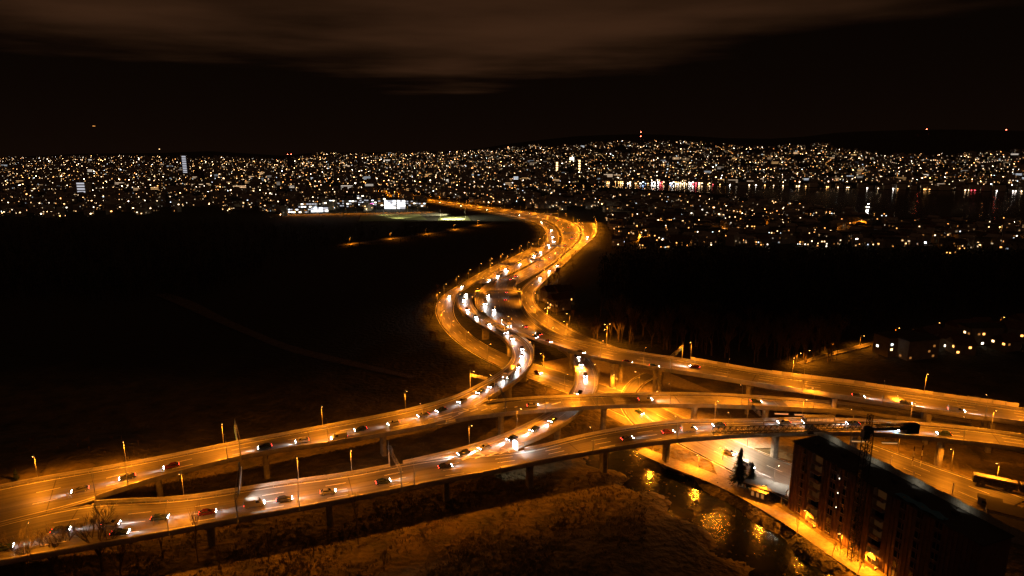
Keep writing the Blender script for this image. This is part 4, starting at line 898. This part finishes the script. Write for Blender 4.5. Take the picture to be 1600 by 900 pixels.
# wooded edge behind the high overpass: trees one can tell apart
g = 'bare trees on the wooded bank behind the high overpass'
for i in range(110):
    x = rs.uniform(930,1320); yb = np.interp(x, [930,1050,1200,1330], [528,547,570,565])-rs.uniform(0,1)**1.6*42; q = P(x, yb, 0)
    tree((q.x, q.y, th(q.x, q.y)-.2), (TV+SLIM)[i % 7], rs.uniform(1.1,1.7), rs.uniform(0,6), 'bare tree on the wooded bank behind the high overpass', g)
g = 'bare trees round the outside of the S bend'
for i in range(60):
    t_ = rs.random(); ex = np.interp(t_, [0,.25,.5,.75,1], [735,684,672,700,765]); ey = np.interp(t_, [0,.25,.5,.75,1], [430,465,500,545,585]); q = P(ex-rs.uniform(2,28), ey+rs.uniform(-2,8), 0)
    v = SV[i % 3] if i % 3 else TV[i % 4]
    tree((q.x, q.y, th(q.x, q.y)-.2), v, rs.uniform(.6,1.2) if i % 3 else rs.uniform(.35,.6), rs.uniform(0,6), 'bare tree or bush lit by the lamps round the outside of the S bend', g)
g = 'bushes beside the motorway on the right'
for i in range(60):
    t_ = rs.random(); ex = np.interp(t_, [0,.3,.6,1], [905,868,850,930]); ey = np.interp(t_, [0,.3,.6,1], [398,432,470,528]); q = P(ex+rs.uniform(-4,14), ey+rs.uniform(-6,6), 0)
    tree((q.x, q.y, th(q.x, q.y)-.2), (SV+TV)[i % 7], rs.uniform(.5,.8), rs.uniform(0,6), 'bare bush or tree beside the right slip road of the motorway', g)
# dark woods that read as one mass
def woods(name, label, poly_samples, n, hr):
    rnd = random.Random(len(label)); mb = MB(); cnt = 0
    while cnt < n:
        x, y = poly_samples(rnd); q = P(x, y, 0); g = th(q.x, q.y); H = rnd.uniform(*hr)
        mb.tube((q.x,q.y,g-.3),(q.x,q.y,g+H*.6),.22,.1,3,cap=False); c0 = Vector((q.x, q.y, g+H*.6))
        for k in range(16):
            a = rnd.uniform(0,6.28); rr = H*.22*math.sqrt(rnd.random()); zz_ = rnd.uniform(-.3,.4)*H; e = c0+Vector((math.cos(a)*rr, math.sin(a)*rr, zz_))
            w = H*.055; mb.tri(e+Vector((rnd.uniform(-w,w), rnd.uniform(-w,w), 0)), e+Vector((rnd.uniform(-w,w), rnd.uniform(-w,w), rnd.uniform(0,2*w))), e+Vector((rnd.uniform(-w,w), rnd.uniform(-w,w), -w)))
        cnt += 1
    o = mb.build(name, M['forest_mass']); tag(o, label, 'forest', kind='stuff')
def right_wood(r):
    while True:
        x = r.uniform(940,1640); y = r.uniform(398,540)
        if y < np.interp(x, [940,1000,1200,1330,1400,1640], [480,525,545,530,500,490]) and y > np.interp(x, [940,980,1640], [420,400,410]): return x, y
def left_wood(r):
    while True:
        x = r.uniform(-60,700); y = r.uniform(352,470)
        if y < np.interp(x, [0,300,480,700], [640,470,400,372]) and y > np.interp(x,[0,400,700],[352,356,360]): return x, y
woods('forest', 'dark leafless wood covering the slope right of the motorway', right_wood, 2600, (13,22))
woods('forest', 'dark wood at the edge of the meadow left of the motorway', left_wood, 1600, (10,17))

# ------------------------------------------------------------------ houses
mat('house_wall', (.2,.18,.16), .9, noise=((.14,.13,.115),(.26,.24,.21)), scale=.3)
def house_parts(w, d, h, rh):
    wl = MB().box((0,0,h/2-1), (w,d,h+2)); 
    rf = MB(); o = .5
    rf.v = [(-w/2-o,-d/2-o,h-.1),(w/2+o,-d/2-o,h-.1),(w/2+o,d/2+o,h-.1),(-w/2-o,d/2+o,h-.1),(-w/2-o,0,h+rh),(w/2+o,0,h+rh)]
    rf.f = [(0,1,5,4),(2,3,4,5),(1,2,5),(3,0,4),(0,3,2,1)]
    return wl, rf
HV = []
for i, (w, d, h, rh) in enumerate(((11,9,6,3.5),(14,10,8.5,3.5),(20,11,11,1.2),(10,8,5.5,4),(26,12,13,.6))):
    wl, rf = house_parts(w, d, h, rh); HV.append((wl.mesh('wall', M['house_wall']), rf.mesh('roof', M['roof_tile' if rh > 2 else 'roof_flat']), w, d, h))
WINM = {k: MB().box((0,0,0), (1.35,.12,1.15)).mesh('window', M[k]) for k in ('win_warm','win_orange','win_white','win_cool','win_dim')}
WINC = ['win_warm']*4+['win_orange']*5+['win_white']*2+['win_cool']+['win_dim']*7
def house(loc, v, rz, label, group, nlit, rnd, scale=1, cat='house', name='house', frontal=True):
    o = empty(name, loc, rz); o.scale = (scale,)*3; tag(o, label, cat, group); add('wall', v[0], o); add('roof', v[1], o); w, d, h = v[2:]
    slots = []
    for f in range(max(1, int(h/2.9))):
        z = 1.6+f*2.8
        for k in range(int(w/3)): x = -w/2+1.8+k*3; slots += [(x,-d/2-.02,z,0),(x,d/2+.02,z,0)]
        for k in range(int(d/3)): y = -d/2+1.8+k*3; slots += [(-w/2-.02,y,z,math.pi/2),(w/2+.02,y,z,math.pi/2)]
    vis = []
    cv = -Vector((loc[0], loc[1], 0)).normalized()
    for s in slots:
        nrm = Vector((0, math.copysign(1, s[1]), 0)) if s[3] == 0 else Vector((math.copysign(1, s[0]), 0, 0))
        nrm = Vector((nrm.x*math.cos(rz)-nrm.y*math.sin(rz), nrm.x*math.sin(rz)+nrm.y*math.cos(rz), 0))
        if nrm.dot(cv) > .1: vis.append(s)
    rnd.shuffle(vis)
    for s in vis[:nlit]: add('window', WINM[rnd.choice(WINC)], o, s[:3], (0,0,s[3]))
    return o
rh_ = random.Random(21)
def in_lake(x, y):
    return x > 915 and np.interp(x, [915,1050,1200,1400,1600], [287,288,290.5,296,300]) < y < np.interp(x, [p_[0] for p_ in lk[:10]], [p_[1] for p_ in lk[:10]])+2
# 270 houses one can tell apart, nearest to the motorway: right of it below the lake
cnt = 0; spots = []
while cnt < 270:
    r_ = rh_.random()
    if r_ < .62: x, y = rh_.uniform(960,1610), rh_.uniform(302,398)
    elif r_ < .85: x, y = rh_.uniform(1000,1610), rh_.uniform(345,398)
    else: x, y = rh_.uniform(870,1000), rh_.uniform(300,345)
    if in_lake(x, y) or y < np.interp(x, [870,960,1200,1300,1400,1600], [300,303,318,330,346,350]): continue
    if y > np.interp(x, [870,940,960,1000,1100,1300,1600], [322,335,380,390,382,384,392])+5*math.sin(x*.06)+4*math.sin(x*.17+1): continue
    if 860 < x < 945 and y > 322: continue
    q = P(x, y, 0); q.z = th(q.x, q.y); near = y > 345
    hv = rh_.choice((0,1,1,2,2,3,4) if near else (0,1,2,3,4)); nl_ = rh_.randint(3,9)
    o = house(q, HV[hv], rh_.uniform(-.7,.7), 'house', 'houses of the suburb' if near else 'houses on the near lake shore', nl_, rh_); cnt += 1
    nw = sum(1 for c in o.children if c.name.startswith('window')); zone = ('near the motorway','left of middle','right of middle','near right edge')[0 if x < 1030 else 1 if x < 1230 else 2 if x < 1430 else 3]
    o['label'] = '%s with %s lit windows %s, %s' % (('small house','gabled house','long low block','steep roofed house','flat roofed block')[hv], ('no','one','two','three','four','five','six','seven','eight','nine')[nw], 'in the suburb' if near else 'by the lake', zone)
for i, (x, y) in enumerate(((1010,352),(1075,350),(1130,362),(1180,350),(1240,362),(1262,352),(1305,364),(1370,367),(1395,372),(1440,368),(1485,383),(1530,388),(1575,386),(975,340),(955,335),(1215,340),(1160,335),(1060,333),(1340,352),(1410,352),(1000,375),(1550,360))):
    q = P(x, y, 0); lamp((q.x, q.y, th(q.x, q.y)), rh_.uniform(0,6), 'orange street lamp among the houses of the dark suburb', 'street lamps of the suburb', h=7, pw=28000)
# village on the right
vil = [(1398,551,2,.25,6,'long low house with two rows of bright windows at the village lane'),(1428,556,2,.25,4,'low house with bright ground floor windows beside the meadow'),(1449,538,1,.5,3,'tall white gabled house in the village'),(1475,540,0,-.3,2,'small dark house behind the white gabled house'),(1500,528,1,.2,4,'house with a lit doorway in the middle of the village'),(1528,535,2,.1,5,'long house with a row of lit windows in the village'),(1555,525,0,.4,3,'small house near the right end of the village lane'),(1585,532,1,-.2,4,'house at the right edge of the village'),(1530,518,3,0,3,'little house uphill of the village lane'),(1570,545,0,.3,2,'dark house in front of the village at the right edge'),(1500,550,0,-.1,2,'dark house in front of the village with one lit window'),(1600,518,1,.1,4,'house cut by the right picture edge uphill of the lane')]
for x, y, v, rz, n, lab in vil:
    q = P(x, y, 0); house((q.x, q.y, th(q.x, q.y)), HV[v], rz, lab, None, n+1, rh_)
q = P(1440,548,0); lamp((q.x-4, q.y-9, th(q.x, q.y)), R(80), 'white lamp post in front of the white gabled village house', None, h=5, pw=3500, col=(1,.9,.8), white=True)
# houses at the edge of the right slip road
for x, y, lab in ((873,483,'tall narrow house beside the right slip road with a column of lit windows'),(862,470,'house beside the right slip road half hidden by trees'),(880,470,'dark house behind the tall narrow one at the slip road')):
    q = P(x, y, 0); house((q.x, q.y, th(q.x, q.y)), HV[1], .5, lab, None, 5, rh_)
# ------------------------------------------------------------------ office park with bright window bands
offs = [(482,329,34,15,3),(500,331,30,9,2),(515,326,26,18,4),(532,323,20,14,3),(549,324,26,15,3),(566,321,18,22,5),(582,321,22,13,3),(597,322,16,17,4),(611,326,22,17,4),(628,326,16,17,4),(645,322,24,12,3),(470,333,26,9,2),(450,333,22,9,2),(660,323,14,9,2)]
for i, (x, y, w, h, nf) in enumerate(offs):
    q = P(x, y, 0); o = empty('office_building', (q.x, q.y, th(q.x, q.y)), math.atan2(-q.x, q.y)*.4+rh_.uniform(-.15,.15)); bright = x in (611,628,500)
    tag(o, 'flat roofed office block with bright window bands', 'building', 'office blocks beside the sports fields')
    MB().box((0,0,h/2), (w,16,h)).build('wall', M['plaster_grey'], o); MB().box((0,0,h+.2), (w+.8,16.8,.4)).build('roof', M['roof_flat'], o)
    for f in range(nf):
        z = h*(f+.55)/nf; k = int(w/4.5)
        for j in range(k):
            if rh_.random() < (.98 if bright else .68): MB().box((-w/2+w*(j+.5)/k,-8.06,z), (w/k*(.98 if bright else .82),.12,h/nf*(.8 if bright else .42))).build('window', M[rh_.choice(('sign_glow','win_cool','win_office')) if bright else rh_.choice(('win_office','win_office','win_office','win_cool','win_white','win_dim'))], o)
    if i == 6: MB().box((0,-8.3,4), (9,.3,2)).build('sign', M['win_pink'], o)
# sports fields under floodlight
def field(name, pts, m, z=.35):
    mb = MB(); mb.v = [tuple(P(x, y, z)) for x, y in pts]; mb.f = [tuple(range(len(pts)))]; o = mb.build(name, m); o['kind'] = 'structure'
mat('turf', (.09,.12,.03), .9, noise=((.07,.095,.025),(.13,.15,.045)), scale=.05)
field('sports_field', [(682,348),(738,347),(730,337),(688,337)], M['turf']); field('sports_field', [(560,346),(668,343),(655,334.5),(565,336)], M['turf'], .3)
for i, (x, y, pw) in enumerate(((688,343,2.6e5),(727,343,2.6e5),(700,336,2e5),(622,342,4.5e4),(600,337,3e4))):
    q = P(x, y, 0); o = empty('floodlight_mast', q, R(90 if i > 2 else (20 if i == 0 else 160))); tag(o, 'tall floodlight mast, %s along the sports fields' % ('left of the bright pitch','right of the bright pitch','behind the bright pitch','right of the dim pitch','left of the dim pitch')[i], 'floodlight')
    MB().tube((0,0,0),(0,0,16),.25,.12,8).build('mast', M['pole_steel'], o); hd = MB().box((.3,0,16), (.5,2.6,1.2)).build('lamp_bank', M['sign_back'], o); MB().box((.56,0,16), (.06,2.3,.9)).build('lens', M['lamp_glow_white'], hd)
    l = D.objects.new('lamp_light', light_data(pw, (1,.84,.5), 100)); COL.objects.link(l); l.parent = o; l.location = (1,0,15.5); l.rotation_euler = (0,-R(48),0)
for x in range(445, 680, 16):
    q = P(x, np.interp(x, [445,520,680], [335.5,334,331]), 0); lamp((q.x, q.y, .1), R(270), 'orange street lamp in front of the office blocks', 'street lamps in front of the office blocks', h=9, pw=11000)

# ------------------------------------------------------------------ the far city: thousands of houses with lit windows, one mass
YT = ([0,130,250,330,440,480,500,560,640,700,750,800,860,950,1040,1130,1200,1235,1260,1300,1330,1400,1500,1560,1600],
      [248,245,246,247,251,247,240,242,240,238,236,231,226,223,221,226,232,225,224,227,237,243,244,238,233])
class Col:
    def __init__(s): s.v = []; s.f = []; s.c = []
city = MB(); glow = Col()
def gquad(c, ax, up, w, h, col, d):
    n = len(glow.v)
    for a, b in ((-1,-1),(1,-1),(1,1),(-1,1)): p_ = c+ax*(a*w/2)+up*(b*h/2); glow.v.append(tuple(p_)); glow.c.append((*col, 1))
    glow.f.append((n, n+1, n+2, n+3))
TINT = [(1,.55,.22)]*6+[(1,.40,.10)]*4+[(1,.70,.40)]*5+[(1,.85,.65)]*2+[(.8,.9,1)]
def clus(x, y):                             # districts, parks and dark gaps
    a = math.sin(x*.043+1.3)*math.sin(y*.31+x*.011)+.7*math.sin(x*.127-y*.22+2.1)+.6*math.sin(x*.021+y*.55)+.5*math.sin(x*.31+y*.9)
    return min(1.7, max(.45 if x < 800 and y < 280 else .03, .62+.72*a))
def far_house(q, rnd, k, bright, big=1):
    w, d, h = rnd.uniform(9,17)*big, rnd.uniform(8,12)*big, rnd.choice((6,8,9,12,15))*(big if big < 1.6 else 1.3); rz = rnd.uniform(-.8,.8)+math.atan2(-q.x, q.y)
    city.box((q.x,q.y,q.z+h/2-2), (w,d,h+4), rz)
    n = len(city.v); ca, sa = math.cos(rz), math.sin(rz); rr = rnd.choice((.5,2.5,3.5))
    for x, y, z in ((-w/2-.4,-d/2-.4,h),(w/2+.4,-d/2-.4,h),(w/2+.4,d/2+.4,h),(-w/2-.4,d/2+.4,h),(-w/2,0,h+rr),(w/2,0,h+rr)): city.v.append((q.x+x*ca-y*sa, q.y+x*sa+y*ca, q.z+z))
    city.f.extend([(n,n+1,n+5,n+4),(n+2,n+3,n+4,n+5),(n+1,n+2,n+5),(n+3,n,n+4)])
    for _ in range(k):
        if rnd.random() < .7: lx, ly, ax = rnd.uniform(-w*.4,w*.4), -d/2-.1, Vector((ca,sa,0))
        else: s = math.copysign(1, -q.x*ca-q.y*sa); lx, ly, ax = s*(w/2+.1), rnd.uniform(-d*.4,d*.4), Vector((-sa,ca,0))
        z = rnd.uniform(1.5, h-1); b = bright*min(7, math.exp(rnd.gauss(-.85,1.4))); t = rnd.choice(TINT)
        gquad(Vector((q.x+lx*ca-ly*sa, q.y+lx*sa+ly*ca, q.z+z)), ax, Vector((0,0,1)), rnd.uniform(1.2,2.6)*big, rnd.uniform(1.1,1.9)*big, tuple(c*b for c in t), 1)
rc = random.Random(99); made = 0; tries = 0
def dens(x, y):
    yt = np.interp(x, *YT)
    if y < yt or in_lake(x, y): return 0
    if x > 880 and y > 300: return .32 if np.interp(x, [880,960,1200,1330,1400,1600], [300,303,319,338,347,350]) < y < np.interp(x, [880,940,1000,1300,1600], [318,333,388,386,394]) and y < 398 else 0
    if x < 680:
        edge = np.interp(x, [0,100,330,440,680], [338,340,326,333,315])+5*math.sin(x*.09)+4*math.sin(x*.23+1)
        if y > edge: return 0
        if x > 440 and y > 303: return .25
        v = np.interp(y, [245,262,275,283,300,336], [1.0,1.0,.9,.45,.34,.13]); return v*(1 if x < 420 or y < 262 else .75)
    if x < 880: return 0 if y > np.interp(x, [680,760,880], [309,319,329]) else np.interp(y, [235,285,300,330], [.8,.7,.45,.4])
    if y < 287 or x > 1380: 
        e = y-yt; v = np.interp(x, [880,1150,1330,1600], [.95,.7,.55,.42])
        return v*(1 if e < 26 else .75)
    return 0
while made < 10500 and tries < 180000:
    tries += 1; x, y = rc.uniform(-70,1670), rc.uniform(218,338) if rc.random() < .86 else rc.uniform(300,398)
    if rc.random()*1.25 > dens(min(max(x,0),1600), y)*clus(x, y): continue
    q = hit(x, y)
    if q is None or q.y > 5400: continue
    far = q.y > 1900
    far_house(q, rc, rc.randint(1,3) if far else rc.randint(1,4), (5.6 if x < 800 else 4.8) if far else 2.9, 1.15 if far else .9); made += 1
# streets: rows of small lamps along and up the slopes
for _ in range(150):
    x, y = rc.uniform(0,1600), rc.uniform(238,300); n_ = rc.randint(6,22)
    if dens(x, y) < .3: continue
    q = hit(x, y)
    if q is None or q.y > 5000: continue
    a = rc.gauss(0,.35) if rc.random() < .75 else rc.uniform(.6,2.4); st = rc.uniform(22,38); t = rc.choice(((1,.42,.10),(1,.5,.17),(1,.72,.45))); bb = rc.uniform(1.5,5)
    for k in range(n_):
        a += rc.gauss(0,.06); q = Vector((q.x+math.cos(a)*st, q.y+math.sin(a)*st, 0)); px_, py_ = proj((q.x, q.y, 0.)); 
        if in_lake(px_, py_) or q.y > 5100: break
        q.z = th(q.x, q.y); px_, py_ = proj(q)
        if py_ < np.interp(px_, *YT)+4: break
        city.tube((q.x,q.y,q.z),(q.x,q.y,q.z+9),.12,.08,3,cap=False); gquad(Vector((q.x, q.y-.3, q.z+9)), Vector((1,0,0)), Vector((0,0,1)), 1.9, 1.3, tuple(c*bb*rc.uniform(.7,1.3) for c in t[:1])+tuple(c*bb for c in t[1:]), 1)
# larger lit blocks and strips of street light among the houses
for _ in range(170):
    x = rc.uniform(0,1600); y = rc.uniform(np.interp(x, *YT)+6, 300)
    if dens(x, y) == 0: continue
    q = hit(x, y)
    if q is None: continue
    w, h = rc.uniform(18,45), rc.uniform(8,16); city.box((q.x,q.y,q.z+h/2), (w,14,h), 0); t = rc.choice(((1,.85,.7),(1,.7,.45),(.85,.92,1),(1,.55,.2),(1,.6,.3))); bb = rc.uniform(.25,1.6)
    for f in range(int(h/4)): gquad(Vector((q.x, q.y-7.2, q.z+2.5+f*4)), Vector((1,0,0)), Vector((0,0,1)), w*.9, 1.4, tuple(c*bb for c in t), 1)
o = city.build('city_houses', M['plaster_grey']); tag(o, 'mass of small distant houses of the city on the plain and hillsides', 'city', kind='stuff')
mg = D.materials.new('city_window'); mg.use_nodes = True; b_ = mg.node_tree.nodes['Principled BSDF']; at_ = mg.node_tree.nodes.new('ShaderNodeAttribute'); at_.attribute_name = 'tint'
mg.node_tree.links.new(at_.outputs['Color'], b_.inputs['Emission Color']); b_.inputs['Emission Strength'].default_value = 1.0; b_.inputs['Base Color'].default_value = (.1,.1,.1,1); mg.cycles.emission_sampling = 'NONE'
me = D.meshes.new('city_windows'); me.from_pydata(glow.v, [], glow.f); ca_ = me.color_attributes.new('tint', 'FLOAT_COLOR', 'POINT'); ca_.data.foreach_set('color', np.array(glow.c, np.float32).ravel()); me.materials.append(mg)
o2 = add('lit_window', me, o); o2['kind'] = 'stuff'
# ------------------------------------------------------------------ lake front: bright buildings mirrored in the water
mat('front_warm', (.2,.2,.2), emit=(1,.66,.34), es=18); mat('front_white', (.2,.2,.2), emit=(1,.88,.76), es=26); mat('front_orange', (.2,.2,.2), emit=(1,.48,.14), es=14); mat('front_red', (.2,.2,.2), emit=(1,.08,.1), es=14); mat('front_blue', (.2,.2,.2), emit=(.4,.55,1), es=12)
x = 926
while x < 1620:
    y = np.interp(x, [915,960,1050,1200,1400,1600], [288.2,287,288,290.3,295.8,299.8]); q = P(x, y, .6); strong = 930 < x < 1110
    w, h = rh_.uniform(14,30), rh_.uniform(8,18)
    o = empty('lakefront_building', (q.x, q.y+8, .4), rh_.uniform(-.1,.1)); tag(o, 'lit building on the far lake promenade' if strong else 'dimly lit building on the far shore of the lake', 'building', 'bright lakefront buildings' if strong else 'lakefront buildings')
    MB().box((0,0,h/2), (w,12,h)).build('wall', M['plaster'], o); MB().box((0,0,h+.3), (w+.8,12.8,.6)).build('roof', M['roof_tile'], o)
    fm = rh_.choice(('front_warm','front_white','front_white','front_warm','front_orange','front_white','front_warm','front_orange','front_red','front_blue') if strong else ('front_warm','front_orange','front_warm','front_white','front_orange','front_warm','front_red'))
    for f in range(2 if strong else 1):
        for j in range(3 if strong else rh_.choice((0,1,1,2))):
            if strong and rh_.random() < .35: continue
            MB().box((-w*.33+j*w*.33,-6.06,2.0+f*rh_.uniform(3,6)), (rh_.uniform(1.2,w*.22) if strong else 2.6,.12,rh_.uniform(.8,2.0))).build('window', M[fm if rh_.random() < .7 else rh_.choice(('front_warm','front_white','front_orange'))], o)
    x += rh_.uniform(7,13) if strong else rh_.uniform(9,24)
# landmarks
def tower(x, y, w, h, label, body, bands=0, bandm=None, spire=0, red=False, name='tower'):
    q = hit(x, y); o = empty(name, q, 0); tag(o, label, 'tower')
    MB().box((0,0,h/2), (w,w,h)).build('wall', M[body], o)
    if spire: MB().tube((0,0,h),(0,0,h+spire),w*.62,.1,4).build('spire', M['roof_tile'], o)
    else: MB().box((0,0,h+.5), (w*1.05,w*1.05,1)).build('roof', M['roof_flat'], o)
    for k in range(bands): MB().box((0,-w/2-.1,h*(k+.5)/bands), (w*.8,.2,h/bands*.55)).build('window', M[bandm], o)
    if red:
        for s in (-1, 1): MB().box((s*w*.35,-w/2,h+1.6), (3,1.5,2)).build('warning_light', M['red_glow'], o)
tower(292,276,20,84,'brightly lit office tower on the left of the city','plaster_grey',12,'win_office')
tower(455,263,26,70,'dark high rise with red lights on its roof','facade_brown',0,None,red=True)
tower(133,306,24,34,'pale lit block among the houses on the left','plaster',5,'win_office'); tower(312,280,26,36,'brown high block beside the lit tower','facade_brown',0,None)
tower(870,272,9,48,'lit church tower, left one of the two above the lake front','plaster',5,'win_warm',16); tower(905,270,9,52,'lit church tower, right one of the two above the lake front','plaster',5,'win_warm',18); tower(893,255,26,28,'bright pale building on the hillside above the church towers','plaster',4,'win_white')
for i, (x, y, h, lab) in enumerate(((1001,214,48,'slim radio mast with red lights on the ridge above the lake'),(250,238,40,'radio mast with a light on the left ridge'),(1447,206,34,'radio mast with a red light on the right ridge'),(1571,207,34,'radio mast with a red light near the right edge of the ridge'))):
    q = hit(x, y+4) or Vector(((x-800)*5.2, 5150, 100)); o = empty('radio_mast', q); tag(o, lab, 'mast'); lattice((0,0,-5),(0,0,h),1.6,8,MB(),.3).build('mast', M['dark_steel'], o)
    for z in ((h, h*.4) if i == 0 else (h,)): MB().box((0,0,z+2), (4,4,4)).build('warning_light', M['red_glow' if i != 1 else 'win_warm'], o)
q = P(1355,326,.7); o = empty('boat', q, .4); tag(o, 'small lit boat lying on the dark lake', 'boat')
MB().prof([(-9,.2),(8,.2),(10,2.2),(-9,2.0)], -2.4, 2.4).build('hull', M['paint_white'], o); MB().box((-2,0,3.2), (9,3.8,2.2)).build('cabin', M['plaster'], o); MB().box((-2,-1.95,3.3), (8,.1,1.2)).build('window', M['front_white'], o); MB().tube((2,0,4),(2,0,9),.12,.06,6).build('mast', M['pole_steel'], o); MB().box((2,0,9), (1,1,1)).build('lantern', M['front_white'], o)
# aeroplane high over the city
q = Vector(((145-800)/FPX*6000, 6000*1.03, CAM_H-(SP+CP*(197-450)/FPX)*6000)); o = empty('aeroplane', q, .3); tag(o, 'tiny aeroplane with lights in the dark sky on the left', 'aeroplane')
MB().tube((-20,0,0),(18,0,0),2,2,10).tube((18,0,0),(23,0,0),2,.4,10).build('fuselage', M['paint_white'], o); mb = MB(); mb.box((0,0,-.5), (6,34,.6)).box((-17,0,.6), (4,13,.4)); mb.box((-18,0,3.5), (4,.5,6)); mb.build('wing', M['paint_white'], o); MB().box((12,-2.2,0), (22,.4,1.6)).build('cabin_window', M['win_orange'], o)
ORD2 = ORD+['thirteenth','fourteenth','fifteenth','sixteenth']
from collections import defaultdict
same = defaultdict(list)
bpy.context.view_layer.update()
for o in D.objects:
    if o.parent is None and o.get('label'): same[o['label']].append(o)
for lab, os_ in same.items():
    if 1 < len(os_) <= 16:
        os_.sort(key=lambda o: proj(o.location)[0])
        for i, o in enumerate(os_): o['label'] = lab+', '+('leftmost' if i == 0 else 'rightmost' if i == len(os_)-1 else ORD2[i]+' from left')
print('LAMPS', NL, 'OBJECTS', len(D.objects))
